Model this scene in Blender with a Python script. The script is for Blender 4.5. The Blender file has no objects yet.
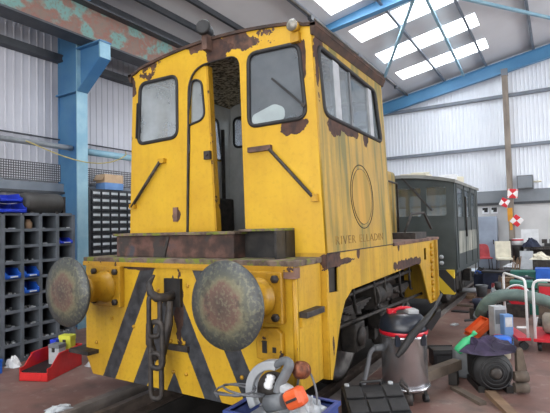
import bpy, bmesh, math, random
from mathutils import Vector, Matrix
random.seed(7)
R = math.radians
scene = bpy.context.scene
C = scene.collection

# ------------------------------------------------------------------ camera
CAM = (2.7519, -2.9309, 1.5778); YAW, PITCH, ROLL, FPX = 0.55387, 0.04551, -0.02519, 458.85
cd = bpy.data.cameras.new('camera'); cam = bpy.data.objects.new('camera', cd); C.objects.link(cam)
cd.sensor_fit = 'HORIZONTAL'; cd.sensor_width = 36.0; cd.lens = FPX * 36.0 / 550.0; cd.clip_end = 200
_f = Vector((-math.sin(YAW) * math.cos(PITCH), math.cos(YAW) * math.cos(PITCH), math.sin(PITCH)))
_r = Vector((math.cos(YAW), math.sin(YAW), 0)); _u = _r.cross(_f)
_c, _s = math.cos(ROLL), math.sin(ROLL)
_r2 = _c * _r + _s * _u; _u2 = -_s * _r + _c * _u
m3 = Matrix((_r2, _u2, -_f)).transposed().to_4x4(); m3.translation = Vector(CAM)
cam.matrix_world = m3
scene.camera = cam

# ------------------------------------------------------------------ light
world = bpy.data.worlds.new('overcast'); scene.world = world; world.use_nodes = True
bg = world.node_tree.nodes['Background']; bg.inputs[0].default_value = (0.80, 0.88, 1.0, 1); bg.inputs[1].default_value = 1.0
ld = bpy.data.lights.new('door_daylight', 'AREA'); ld.shape = 'RECTANGLE'; ld.size = 11.0; ld.size_y = 5.2
ld.energy = 1500; ld.color = (1.0, 0.98, 0.95)
lo = bpy.data.objects.new('door_daylight', ld); C.objects.link(lo)
lo.location = (3.5, -9.4, 2.8); lo.rotation_euler = (R(90), 0, 0)      # faces +Y through the open vehicle door
l2 = bpy.data.lights.new('added_side_fill', 'AREA'); l2.shape = 'RECTANGLE'; l2.size = 8.0; l2.size_y = 4.6
l2.energy = 2000; l2.color = (0.94, 0.97, 1.0)
lo2 = bpy.data.objects.new('added_side_fill', l2); C.objects.link(lo2)
lo2.location = (16.4, 6.5, 2.5); lo2.rotation_euler = (R(90), 0, R(90))   # faces -X; fill light added at an assumed side opening
SKY_E = 14.0
scene.view_settings.view_transform = 'Standard'; scene.view_settings.look = 'None'
scene.view_settings.gamma = 1.0; scene.view_settings.use_curve_mapping = False
scene.view_settings.exposure = -0.60
scene.cycles.use_denoising = True
scene.cycles.max_bounces = 8

# ------------------------------------------------------------------ helpers
class MB:
    def __init__(s): s.v = []; s.f = []; s.sm = []
    def add(s, vs, fs, smooth=False):
        b = len(s.v); s.v += [tuple(v) for v in vs]
        for f in fs: s.f.append([b + i for i in f]); s.sm.append(smooth)
        return s
    def box(s, a, b, rot=None, piv=None):
        x0, y0, z0 = a; x1, y1, z1 = b
        vs = [(x0,y0,z0),(x1,y0,z0),(x1,y1,z0),(x0,y1,z0),(x0,y0,z1),(x1,y0,z1),(x1,y1,z1),(x0,y1,z1)]
        if rot is not None:
            p = Vector(piv) if piv else (Vector(a) + Vector(b)) / 2
            vs = [tuple(rot @ (Vector(v) - p) + p) for v in vs]
        return s.add(vs, [(0,3,2,1),(4,5,6,7),(0,1,5,4),(1,2,6,5),(2,3,7,6),(3,0,4,7)])
    def cb(s, c, d, rot=None):
        return s.box((c[0]-d[0]/2, c[1]-d[1]/2, c[2]-d[2]/2), (c[0]+d[0]/2, c[1]+d[1]/2, c[2]+d[2]/2), rot)
    def lathe(s, p0, ax, prof, n=20, smooth=True):
        p0 = Vector(p0); ax = Vector(ax).normalized()
        t = Vector((0,0,1)) if abs(ax.z) < .9 else Vector((1,0,0))
        e1 = ax.cross(t).normalized(); e2 = ax.cross(e1)
        vs = []; fs = []
        for (r, h) in prof:
            for k in range(n):
                a = 2*math.pi*k/n; vs.append(p0 + ax*h + (e1*math.cos(a) + e2*math.sin(a))*r)
        for i in range(len(prof)-1):
            for k in range(n):
                k2 = (k+1) % n
                fs.append((i*n+k, i*n+k2, (i+1)*n+k2, (i+1)*n+k))
        s.add(vs, fs, smooth)
        b = len(s.v) - len(vs)
        if prof[0][0] > 1e-5: s.f.append([b+k for k in range(n)][::-1]); s.sm.append(False)
        if prof[-1][0] > 1e-5: s.f.append([b+(len(prof)-1)*n+k for k in range(n)]); s.sm.append(False)
        return s
    def cyl(s, p0, p1, r, n=16, r1=None, smooth=True):
        d = Vector(p1) - Vector(p0)
        return s.lathe(p0, d, [(r, 0), (r if r1 is None else r1, d.length)], n, smooth)
    def tube(s, pts, r, n=8, closed=False):
        P = [Vector(p) for p in pts]; N = len(P); vs = []; fs = []; prev = None
        for i in range(N):
            if closed: t = (P[(i+1) % N] - P[i-1])
            else: t = P[min(i+1, N-1)] - P[max(i-1, 0)]
            t.normalize()
            if prev is None:
                h = Vector((0,0,1)) if abs(t.z) < .9 else Vector((1,0,0)); e1 = t.cross(h).normalized()
            else: e1 = (prev - t*prev.dot(t)).normalized()
            prev = e1; e2 = t.cross(e1); rr = r[i] if isinstance(r, (list, tuple)) else r
            for k in range(n):
                a = 2*math.pi*k/n; vs.append(P[i] + (e1*math.cos(a)+e2*math.sin(a))*rr)
        for i in range(N if closed else N-1):
            j = (i+1) % N
            for k in range(n): fs.append((i*n+k, i*n+(k+1) % n, j*n+(k+1) % n, j*n+k))
        s.add(vs, fs, True)
        if not closed:
            b = len(s.v) - len(vs)
            s.f.append([b+k for k in range(n)][::-1]); s.sm.append(False)
            s.f.append([b+(N-1)*n+k for k in range(n)]); s.sm.append(False)
        return s
    def bar(s, p0, p1, w, h, up=(0,0,1)):
        p0 = Vector(p0); p1 = Vector(p1); d = (p1-p0).normalized(); u = Vector(up); sd = d.cross(u).normalized(); u = sd.cross(d)
        vs = []
        for p in (p0, p1):
            for (a, b) in ((-1,-1),(1,-1),(1,1),(-1,1)): vs.append(p + sd*a*w/2 + u*b*h/2)
        return s.add(vs, [(0,1,2,3)[::-1],(4,5,6,7),(0,1,5,4),(1,2,6,5),(2,3,7,6),(3,0,4,7)])
    def prism(s, pts, ax, a, b):
        """extrude a 2D polygon along axis ax between a and b"""
        n = len(pts)
        def p3(u, v, w): return {'x': (w,u,v), 'y': (u,w,v), 'z': (u,v,w)}[ax]
        vs = [p3(u,v,a) for u,v in pts] + [p3(u,v,b) for u,v in pts]
        fs = [tuple(range(n)), tuple(range(2*n-1, n-1, -1))] + [(i,(i+1)%n,n+(i+1)%n,n+i) for i in range(n)]
        return s.add(vs, fs)
    def mesh(s, name, smooth=None):
        me = bpy.data.meshes.new(name); me.from_pydata([tuple(v) for v in s.v], [], s.f)
        for p, k in zip(me.polygons, s.sm): p.use_smooth = k
        bm = bmesh.new(); bm.from_mesh(me); bmesh.ops.recalc_face_normals(bm, faces=bm.faces); bm.to_mesh(me); bm.free()
        return me
    def build(s, name, m, parent=None, loc=None, rz=0, bevel=0, me=None):
        me = me or s.mesh(name); me.materials.clear(); me.materials.append(MAT(m))
        return link(name, me, parent, loc, rz, bevel)
def link(name, me, parent=None, loc=None, rz=0, bevel=0):
    o = bpy.data.objects.new(name, me); C.objects.link(o)
    if parent: o.parent = parent
    if loc: o.location = loc
    if rz: o.rotation_euler = (0, 0, rz)
    if bevel:
        b = o.modifiers.new('bevel', 'BEVEL'); b.width = bevel; b.segments = 2; b.limit_method = 'ANGLE'
    return o
def tag(o, label=None, cat=None, group=None, kind=None):
    if label: o['label'] = label
    if cat: o['category'] = cat
    if group: o['group'] = group
    if kind: o['kind'] = kind
    return o
def thing(name, label, cat, loc=(0,0,0), rz=0, group=None):
    o = bpy.data.objects.new(name, None); C.objects.link(o); o.location = loc; o.rotation_euler = (0,0,rz)
    o.empty_display_size = .1
    return tag(o, label, cat, group)
def copy_tree(o, parent=None):
    c = o.copy(); C.objects.link(c)
    if parent: c.parent = parent
    for ch in list(o.children): copy_tree(ch, c)
    return c
def clone(o, loc, rz, label=None, scale=None):
    c = copy_tree(o); c.location = loc; c.rotation_euler = (0,0,rz)
    if label: c['label'] = label
    if scale: c.scale = scale
    return c
def rpoly(pts, rad, n=5):
    """polygon with rounded corners; rad number or list"""
    out = []; N = len(pts)
    for i in range(N):
        r = rad[i] if isinstance(rad, (list, tuple)) else rad
        p = Vector(pts[i]); a = Vector(pts[i-1]) - p; b = Vector(pts[(i+1) % N]) - p
        r = min(r, a.length*.48, b.length*.48)
        if r < 1e-4: out.append(tuple(p)); continue
        pa = p + a.normalized()*r; pb = p + b.normalized()*r
        for k in range(n+1):
            t = k/n; q = pa*(1-t)**2 + p*2*t*(1-t) + pb*t*t; out.append(tuple(q))
    return out
def plate_mesh(name, outer, holes, th, fn):
    """flat plate with holes: 2D filled curve, extruded by th, mapped to 3D by fn(u, v, w)"""
    cu = bpy.data.curves.new(name, 'CURVE'); cu.dimensions = '2D'; cu.fill_mode = 'BOTH'; cu.extrude = th/2
    for loop in [outer] + list(holes):
        sp = cu.splines.new('POLY'); sp.points.add(len(loop)-1); sp.use_cyclic_u = True
        for k, (u, v) in enumerate(loop): sp.points[k].co = (u, v, 0, 1)
    ob = bpy.data.objects.new(name, cu); me = bpy.data.meshes.new_from_object(ob)
    bpy.data.objects.remove(ob); bpy.data.curves.remove(cu)
    for v in me.vertices: v.co = fn(*v.co)
    bm = bmesh.new(); bm.from_mesh(me); bmesh.ops.remove_doubles(bm, verts=bm.verts, dist=1e-5)
    bmesh.ops.recalc_face_normals(bm, faces=bm.faces); bm.to_mesh(me); bm.free()
    me.name = name
    return me
def plate(name, outer, holes, th, fn, m, parent):
    me = plate_mesh(name, outer, holes, th, fn); me.materials.append(MAT(m)); return link(name, me, parent)
def text_mesh(name, txt, size, fn, th=.002, align='CENTER', shear=0):
    cu = bpy.data.curves.new(name, 'FONT'); cu.body = txt; cu.size = size; cu.extrude = th/2; cu.align_x = align; cu.resolution_u = 2; cu.shear = shear
    ob = bpy.data.objects.new(name, cu); me = bpy.data.meshes.new_from_object(ob)
    bpy.data.objects.remove(ob); bpy.data.curves.remove(cu)
    for v in me.vertices: v.co = fn(*v.co)
    return me

def sm(P, n=6):
    P = [Vector(p) for p in P]; out = []
    for i in range(len(P)-1):
        a = P[max(i-1,0)]; b = P[i]; c = P[i+1]; d = P[min(i+2,len(P)-1)]
        for k in range(n):
            t = k/n; out.append(.5*((2*b)+(c-a)*t+(2*a-5*b+4*c-d)*t*t+(3*b-a-3*c+d)*t**3))
    return out + [P[-1]]
def smr(r, n=6):
    return [r[i]*(1-k/n)+r[i+1]*k/n for i in range(len(r)-1) for k in range(n)] + [r[-1]]
# ------------------------------------------------------------------ materials
def srgb(r, g, b):
    f = lambda c: (c/255/12.92) if c/255 <= .04045 else ((c/255+.055)/1.055)**2.4
    return (f(r), f(g), f(b), 1)
_M = {}
def MAT(n): return _M[n]
class NT:
    def __init__(s, name):
        s.m = bpy.data.materials.new(name); s.m.use_nodes = True; s.t = s.m.node_tree; s.b = s.t.nodes['Principled BSDF']
        _M[name] = s.m; s.tc = s.t.nodes.new('ShaderNodeTexCoord')
    def n(s, typ, **k):
        o = s.t.nodes.new(typ)
        for a, v in k.items(): setattr(o, a, v)
        return o
    def l(s, a, b): s.t.links.new(a, b)
    def noise(s, scale, detail=4, stretch=(1,1,1), off=(0,0,0), rough=.55):
        mp = s.n('ShaderNodeMapping'); mp.inputs['Scale'].default_value = stretch; mp.inputs['Location'].default_value = off
        s.l(s.tc.outputs['Object'], mp.inputs['Vector'])
        no = s.n('ShaderNodeTexNoise'); no.inputs['Scale'].default_value = scale; no.inputs['Detail'].default_value = detail
        no.inputs['Roughness'].default_value = rough
        s.l(mp.outputs[0], no.inputs['Vector']); return no.outputs['Fac']
    def ramp(s, fac, stops, interp='LINEAR'):
        r = s.n('ShaderNodeValToRGB'); r.color_ramp.interpolation = interp
        e = r.color_ramp.elements
        while len(e) < len(stops): e.new(.5)
        for k, (p, c) in enumerate(stops): e[k].position = p; e[k].color = c if len(c) == 4 else (*c, 1)
        s.l(fac, r.inputs[0]); return r.outputs[0]
    def step(s, fac, a, b): return s.ramp(fac, [(a, (0,0,0)), (b, (1,1,1))])
    def mix(s, fac, a, b):
        x = s.n('ShaderNodeMix', data_type='RGBA')
        if isinstance(fac, float): x.inputs[0].default_value = fac
        else: s.l(fac, x.inputs[0])
        for i, v in ((6, a), (7, b)):
            if isinstance(v, tuple): x.inputs[i].default_value = v
            else: s.l(v, x.inputs[i])
        return x.outputs[2]
    def math(s, op, a, b=None):
        x = s.n('ShaderNodeMath', operation=op)
        for i, v in ((0, a), (1, b)):
            if v is None: continue
            if isinstance(v, (int, float)): x.inputs[i].default_value = v
            else: s.l(v, x.inputs[i])
        return x.outputs[0]
    def xyz(s):
        x = s.n('ShaderNodeSeparateXYZ'); s.l(s.tc.outputs['Object'], x.inputs[0]); return x.outputs
    def blobs(s, items, wob=.55, ns=5):
        """rust patches of their own shape: ellipsoids with noisy edges"""
        no = s.noise(ns, 5); acc = None
        for (c, r) in items:
            mp = s.n('ShaderNodeMapping', vector_type='POINT')
            mp.inputs['Scale'].default_value = tuple(1/k for k in r)
            mp.inputs['Location'].default_value = tuple(-a/k for a, k in zip(c, r))
            s.l(s.tc.outputs['Object'], mp.inputs[0])
            ln = s.n('ShaderNodeVectorMath', operation='LENGTH'); s.l(mp.outputs[0], ln.inputs[0])
            v = s.math('ADD', ln.outputs['Value'], s.math('MULTIPLY', s.math('SUBTRACT', no, .5), wob*5))
            m = s.math('LESS_THAN', v, 1.0)
            acc = m if acc is None else s.math('MAXIMUM', acc, m)
        return acc
    def bump(s, h, d=.01, st=.5):
        b = s.n('ShaderNodeBump'); b.inputs['Strength'].default_value = st; b.inputs['Distance'].default_value = d
        s.l(h, b.inputs['Height']); s.l(b.outputs[0], s.b.inputs['Normal'])
    def out(s, col, rough=.6, metal=0.0):
        if isinstance(col, tuple): s.b.inputs['Base Color'].default_value = col
        else: s.l(col, s.b.inputs['Base Color'])
        if isinstance(rough, (int, float)): s.b.inputs['Roughness'].default_value = rough
        else: s.l(rough, s.b.inputs['Roughness'])
        s.b.inputs['Metallic'].default_value = metal
def simple(name, c1, c2=None, scale=8, rough=.6, metal=0, stretch=(1,1,1), lo=.35, hi=.65, bump=0, detail=4):
    t = NT(name)
    if c2 is None: c2 = tuple(k*.82 for k in c1[:3]) + (1,)
    f = t.noise(scale, detail, stretch); col = t.ramp(f, [(lo, c1), (hi, c2)])
    t.out(col, rough, metal)
    if bump: t.bump(f, bump, .6)
    return t
YEL = srgb(206, 166, 42); YEL2 = srgb(184, 142, 34); RUST = srgb(84, 58, 48); RUST2 = srgb(52, 40, 38); GRN = srgb(98, 98, 40)
def yellow_paint(name, streak=.25, rust_th=.74, blobs=None, green=0.0, grime=.3, col=(YEL, YEL2), fn=None):
    t = NT(name); base = t.ramp(t.noise(2.2, 5), [(.3, col[0]), (.7, col[1])])
    st = t.step(t.noise(9, 4, (1, 1, .07)), .5, .78)
    base = t.mix(t.math('MULTIPLY', st, streak), base, srgb(120, 84, 24))
    if green:
        g = t.step(t.noise(9, 6, (1, 1, .06), (3.1, .7, 0)), .46, .60)
        base = t.mix(t.math('MULTIPLY', g, green), base, GRN)
    gr = t.step(t.noise(30, 6), .52, .8)
    base = t.mix(t.math('MULTIPLY', gr, grime), base, srgb(92, 72, 34))
    if fn: base = fn(t, base)
    rust = t.ramp(t.noise(14, 6), [(.35, RUST2), (.65, RUST)])
    rm = t.step(t.noise(7, 8, (1, 1, 1), (1.7, 0, 4), .65), rust_th, rust_th + .015)
    if blobs: rm = t.math('MAXIMUM', rm, t.blobs(blobs))
    colr = t.mix(rm, base, rust)
    t.out(colr, t.ramp(rm, [(0, (.42,)*3), (1, (.85,)*3)])); t.bump(t.math('MULTIPLY', rm, -1.0), .004, .8)
    return t
def _edge_rust(t, base):
    # flaking along the roof edge of the cab end
    x, y, z = t.xyz()
    ax = t.math('MULTIPLY', t.math('POWER', t.math('MULTIPLY', x, 1/1.15), 2.0), -.13)
    edge = t.math('ADD', ax, 3.37)
    d = t.math('SUBTRACT', edge, z)
    lim = t.math('MULTIPLY', t.math('SUBTRACT', t.noise(2.6, 6, (1, 1, 1), (.45, 0, 0), .6), .47), 1.25)
    lim = t.math('SUBTRACT', lim, t.math('MULTIPLY', t.step(x, .30, .42), .12))
    m = t.math('LESS_THAN', d, lim)
    return t.mix(m, base, t.ramp(t.noise(14, 5), [(.35, RUST2), (.65, srgb(104, 74, 58))]))
yellow_paint('cab_end_yellow', .12, .78, [((.86,.43,2.41),(.13,.1,.06)), ((.07,.43,3.24),(.15,.1,.11)), ((-1.08,.43,3.1),(.06,.1,.12)), ((1.0,.43,2.98),(.02,.1,.15)),
    ((-.47,.43,1.73),(.05,.1,.07)), ((-1.13,.43,2.75),(.03,.1,.25)), ((.93,.43,3.1),(.06,.1,.12))], 0, .16, (srgb(212,170,42), srgb(196,152,36)), _edge_rust)
yellow_paint('cab_side_yellow', .30, .80, [((1.15,.72,2.44),(.1,.17,.11)), ((1.15,1.05,2.46),(.1,.22,.05)), ((1.15,1.5,2.46),(.1,.07,.08)), ((1.15,.52,3.1),(.1,.1,.14)), ((1.15,.46,2.9),(.1,.03,.2))],
    0.85, .25, (srgb(190,150,46), srgb(166,132,44)))
yellow_paint('frame_yellow', .42, .73, [((1.15,.55,1.31),(.1,.14,.09)), ((1.15,.78,1.27),(.1,.16,.025)), ((1.15,2.75,1.09),(.1,.55,.06)), ((1.15,2.35,1.33),(.1,.05,.06)), ((1.15,1.1,1.33),(.1,.03,.06)), ((1.15,.5,.62),(.1,.03,.12))],
    .30, .3, (srgb(204,162,42), srgb(180,138,36)))
def _chev(t, base):
    x, y, z = t.xyz()
    s = t.math('ADD', t.math('ABSOLUTE', t.math('ADD', x, .12)), t.math('MULTIPLY', t.math('SUBTRACT', z, .19), .515))
    s = t.math('ADD', s, t.math('MULTIPLY', t.math('SUBTRACT', t.noise(25, 3), .5), .012))
    f = t.math('FRACT', t.math('ADD', t.math('MULTIPLY', s, 1/.425), .21))
    m = t.math('MULTIPLY', t.math('LESS_THAN', f, .42), t.math('MULTIPLY', t.math('LESS_THAN', z, 1.235), t.math('LESS_THAN', s, 1.02)))
    dk = t.ramp(t.noise(12, 5), [(.35, srgb(38, 40, 44)), (.7, srgb(72, 74, 78))])
    return t.mix(m, base, dk)
yellow_paint('chevron_paint', .28, .76, [((-.6,0,1.24),(.35,.1,.02)), ((-.05,0,.9),(.05,.1,.3))], 0, .3, fn=_chev)
yellow_paint('buffer_yellow', .3, .62, None, 0, .45, (srgb(196,150,30), srgb(164,122,30)))
t = NT('buffer_steel')
x, y, z = t.xyz()
rad = t.math('SQRT', t.math('ADD', t.math('POWER', x, 2.0), t.math('POWER', z, 2.0)))
rad = t.math('ADD', rad, t.math('MULTIPLY', t.math('SUBTRACT', t.noise(9, 6), .5), .12))
col = t.ramp(t.math('MULTIPLY', rad, 3.2), [(.0, srgb(74,66,62)), (.2, srgb(96,80,72)), (.45, srgb(112,88,78)), (.55, srgb(116,112,90)), (.68, srgb(86,88,80)), (.9, srgb(76,79,80))])
col = t.mix(t.math('MULTIPLY', t.step(t.noise(40, 5), .5, .62), .5), col, srgb(128, 126, 104))
col = t.mix(t.math('MULTIPLY', t.step(t.noise(16, 6, (1,1,1), (2,0,1)), .55, .66), .6), col, srgb(62, 60, 58))
t.out(col, .48, .35); t.bump(t.noise(40, 5), .003, .5)
simple('roof_rust', srgb(50, 42, 38), srgb(84, 60, 48), 7, .85)
simple('rusty_plate', srgb(78, 62, 56), srgb(128, 98, 86), 5, .9, bump=.01, detail=8)
t = NT('step_box_rust'); f = t.ramp(t.noise(5, 7), [(.34, srgb(44,38,36)), (.48, srgb(70,52,46)), (.58, srgb(98,70,62)), (.68, srgb(66,66,72))])
f = t.mix(t.step(t.noise(3.2, 5, (1,1,1), (5,1,0)), .55, .6), f, srgb(60, 54, 52)); t.out(f, .85); t.bump(t.noise(25, 5), .006, .7)
t = NT('mossy_plate'); f = t.ramp(t.noise(9, 7), [(.35, srgb(74,62,54)), (.6, srgb(120,104,92))]); f = t.mix(t.step(t.noise(11, 6, (1,1,1), (2,2,0)), .5, .6), f, srgb(108, 116, 44)); t.out(f, .95); t.bump(t.noise(30, 5), .01, .8)
simple('dark_iron', srgb(44, 42, 42), srgb(72, 66, 62), 14, .6, .3, bump=.004)
simple('oily_black', srgb(20, 20, 21), srgb(44, 41, 39), 9, .55, .1, bump=.004)
simple('underframe', srgb(28, 27, 27), srgb(60, 55, 50), 8, .65, .2)  # albedo lowered so the colour carries the shade beneath the frames
simple('pipe_grey', srgb(74, 72, 70), srgb(98, 94, 88), 8, .6, .2)
simple('wheel_steel', srgb(92, 88, 84), srgb(56, 52, 50), 8, .45, .5)
simple('rubber', srgb(26, 27, 29), srgb(40, 40, 42), 12, .6)
simple('chrome', (.62, .62, .64, 1), (.45, .45, .47, 1), 3, .26, .9)
simple('white_paint', srgb(232, 234, 236), srgb(214, 216, 218), 6, .5)
simple('cab_grey', srgb(214, 217, 218), srgb(190, 194, 194), 4, .7)
t = NT('mould_lining'); t.out(t.ramp(t.noise(26, 6), [(.42, srgb(100,92,78)), (.6, srgb(216,206,184))]), .9)
simple('lamp_glass', srgb(112, 110, 102), srgb(160, 156, 146), 20, .2)
# glass: see-through with a dirt film
def glass(name, film, c, lo=.3, hi=.7, sc=3, gloss=.25):
    t = NT(name); tr = t.n('ShaderNodeBsdfTransparent'); tr.inputs[0].default_value = (.86, .90, .92, 1)
    gl = t.n('ShaderNodeBsdfGlossy'); gl.inputs['Roughness'].default_value = .06; gl.inputs[0].default_value = (.9,.93,.95,1)
    df = t.n('ShaderNodeBsdfDiffuse'); df.inputs[0].default_value = c
    m1 = t.n('ShaderNodeMixShader'); m1.inputs[0].default_value = gloss * .5
    t.l(tr.outputs[0], m1.inputs[1]); t.l(gl.outputs[0], m1.inputs[2])
    m2 = t.n('ShaderNodeMixShader'); f = t.ramp(t.noise(sc, 5), [(lo, (film[0],)*3), (hi, (film[1],)*3)])
    t.l(f, m2.inputs[0]); t.l(m1.outputs[0], m2.inputs[1]); t.l(df.outputs[0], m2.inputs[2])
    o = [n for n in t.t.nodes if n.type == 'OUTPUT_MATERIAL'][0]; t.l(m2.outputs[0], o.inputs[0])
glass('glass_dirty', (.55, .82), srgb(112, 118, 124), gloss=.35)
glass('glass_clear', (.06, .2), srgb(150, 158, 164), gloss=.3)
glass('pane_bright', (.5, .7), srgb(190, 202, 204), gloss=.3)
glass('glass_hazy', (.30, .55), srgb(176, 182, 184), gloss=.3)
glass('glass_film', (.15, .40), srgb(160, 168, 172), gloss=.3)
# building
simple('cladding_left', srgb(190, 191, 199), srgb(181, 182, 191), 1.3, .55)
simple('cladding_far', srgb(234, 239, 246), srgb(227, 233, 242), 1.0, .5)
simple('roof_sheet', srgb(226, 226, 228), srgb(218, 218, 220), .8, .65)
simple('block_wall', srgb(206, 206, 206), srgb(192, 192, 192), 1.4, .9)
simple('dado_grey', srgb(140, 146, 152), srgb(124, 130, 136), 1.4, .8)
simple('girt_dark', srgb(54, 57, 62), srgb(70, 73, 78), 3, .55)
simple('girt_grey', srgb(128, 136, 146), srgb(112, 120, 130), 3, .55)
simple('blue_steel', srgb(62, 112, 158), srgb(80, 126, 162), 2.2, .5)
simple('blue_rafter', srgb(92, 152, 194), srgb(82, 140, 184), 1.5, .45)
simple('pale_blue_flange', srgb(150, 186, 200), srgb(124, 166, 188), 4, .5)
t = NT('crane_paint'); f = t.noise(3.4, 6, (1, .8, 1)); f2 = t.ramp(f, [(.40, srgb(126,104,94)), (.47, srgb(134,92,82)), (.52, srgb(126,118,108)), (.56, srgb(108,144,138))], 'LINEAR')
f2 = t.mix(t.step(t.noise(20, 5), .5, .7), f2, srgb(112, 104, 96)); t.out(f2, .75)
simple('timber_post', srgb(158, 148, 136), srgb(120, 110, 102), 5, .85, stretch=(1,1,.2))
t = NT('floor_paint'); a = t.ramp(t.noise(1.1, 7, (1,1,1), (0,0,0), .62), [(.34, srgb(98,74,68)), (.5, srgb(118,88,80)), (.66, srgb(124,104,96))])
a = t.mix(t.math('MULTIPLY', t.step(t.noise(5, 8, (1,1,1), (4,1,0), .7), .55, .68), .6), a, srgb(146, 134, 126))
a = t.mix(t.math('MULTIPLY', t.step(t.noise(2.6, 6, (1,1,1), (9,3,0), .6), .54, .7), .7), a, srgb(74, 64, 58)); t.out(a, .62); t.bump(t.noise(18, 6), .004, .3)
simple('pit_dark', srgb(30, 28, 27), srgb(46, 42, 40), 4, .8)
simple('rail_steel', srgb(70, 62, 58), srgb(100, 88, 80), 8, .5, .4)
simple('concrete_edge', srgb(118, 110, 106), srgb(92, 86, 82), 5, .85)
t = NT('skylight_glow'); t.b.inputs['Base Color'].default_value = (.9,.93,.96,1); t.b.inputs['Emission Color'].default_value = (.93,.97,1,1); t.b.inputs['Emission Strength'].default_value = SKY_E
# plastics, cloth, small goods
simple('rack_grey', srgb(98, 104, 112), srgb(80, 86, 92), 5, .6)
simple('rack_back', srgb(40, 42, 46), srgb(50, 52, 56), 5, .8)
simple('bin_blue', srgb(36, 92, 190), srgb(30, 78, 168), 5, .4)
simple('bin_royal', srgb(40, 66, 196), srgb(34, 54, 170), 5, .35)
simple('bin_red', srgb(206, 44, 44), srgb(180, 34, 36), 5, .35)
simple('tank_grey', srgb(78, 77, 76), srgb(60, 59, 58), 5, .6, .2)
simple('drawer_dark', srgb(52, 56, 62), srgb(40, 43, 48), 6, .5)
simple('card_label', srgb(206, 210, 210), srgb(170, 178, 182), 9, .8)
simple('cardboard', srgb(196, 170, 140), srgb(176, 150, 122), 5, .85)
simple('box_blue', srgb(110, 150, 200), srgb(96, 134, 186), 5, .7)
simple('green_coach', srgb(60, 68, 68), srgb(48, 56, 56), 3, .5)
simple('coach_pale', srgb(158, 158, 146), srgb(84, 90, 88), 4, .7, stretch=(1,1,.25))
simple('coach_roof', srgb(140, 142, 138), srgb(112, 114, 110), 3, .7)
simple('wood', srgb(138, 112, 88), srgb(108, 86, 68), 6, .8, stretch=(.3,1,1))
simple('wood_dark', srgb(104, 92, 80), srgb(80, 70, 62), 6, .85)
simple('orange_plastic', srgb(224, 98, 48), srgb(204, 82, 36), 6, .4)
simple('green_plastic', srgb(70, 190, 130), srgb(54, 170, 112), 6, .4)
simple('teal_plastic', srgb(48, 126, 110), srgb(40, 108, 94), 6, .5)
simple('crate_blue', srgb(58, 76, 140), srgb(48, 64, 120), 6, .45)
simple('bright_blue', srgb(30, 102, 206), srgb(24, 88, 184), 6, .4)
simple('navy', srgb(40, 48, 72), srgb(28, 34, 52), 6, .8)
simple('purple_cloth', srgb(58, 46, 74), srgb(38, 34, 52), 6, .85)
simple('black_plastic', srgb(30, 30, 32), srgb(22, 22, 24), 8, .45)
simple('vac_head', srgb(42, 48, 60), srgb(34, 38, 46), 6, .3)
simple('red_gloss', srgb(206, 36, 52), srgb(186, 28, 44), 6, .3)
simple('light_grey', srgb(176, 180, 184), srgb(156, 160, 164), 6, .5)
simple('mid_grey', srgb(112, 116, 120), srgb(92, 96, 100), 6, .5)
simple('hose_green', srgb(100, 120, 114), srgb(82, 100, 96), 8, .55)
simple('cable_grey', srgb(104, 106, 110), srgb(88, 90, 94), 8, .55)
simple('locker', srgb(156, 168, 184), srgb(142, 152, 168), 2.5, .5)
simple('pink_red', srgb(198, 84, 88), srgb(170, 66, 72), 5, .5)
simple('cream', srgb(222, 216, 196), srgb(200, 194, 174), 5, .55)
simple('yellow_orange', srgb(226, 160, 52), srgb(206, 140, 40), 5, .6)
simple('yellow_plastic', srgb(206, 206, 70), srgb(186, 186, 58), 5, .5)
simple('polythene', srgb(196, 202, 206), srgb(150, 156, 162), 9, .3, lo=.4, hi=.6)
simple('tank_stone', srgb(150, 142, 130), srgb(112, 106, 98), 7, .75)
simple('rope', srgb(190, 176, 110), srgb(160, 150, 96), 20, .9)
t = NT('sign_checks'); ch = t.n('ShaderNodeTexChecker'); ch.inputs['Scale'].default_value = 6.0; ch.inputs[1].default_value = srgb(222,44,56); ch.inputs[2].default_value = srgb(244,238,236)
mp = t.n('ShaderNodeMapping'); mp.inputs['Rotation'].default_value = (0, R(40), 0); t.l(t.tc.outputs['Object'], mp.inputs[0]); t.l(mp.outputs[0], ch.inputs[0]); t.out(ch.outputs[0], .6)
t = NT('perforated'); vo = t.n('ShaderNodeTexVoronoi'); vo.inputs['Scale'].default_value = 26; vo.inputs['Randomness'].default_value = 0.0
t.l(t.tc.outputs['Object'], vo.inputs['Vector']); t.out(t.ramp(vo.outputs['Distance'], [(.30, srgb(196,198,204)), (.36, srgb(84,84,88))]), .6)
t = NT('coach_chevron'); x, y, z = t.xyz(); f = t.math('FRACT', t.math('MULTIPLY', t.math('ADD', x, t.math('MULTIPLY', z, .9)), 2.2))
t.out(t.mix(t.math('LESS_THAN', f, .5), srgb(206,176,40), srgb(36,36,38)), .6)

# ================================================================== THE SHED
SL = .185                                  # roof pitch
def zr(x): return 6.28 + SL * (x + 2.8)    # underside of roof sheets, rising to the ridge at x = 6
XW, YF, YB, XR, XRIDGE = -4.66, 14.15, -9.6, 16.6, 6.0
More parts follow.
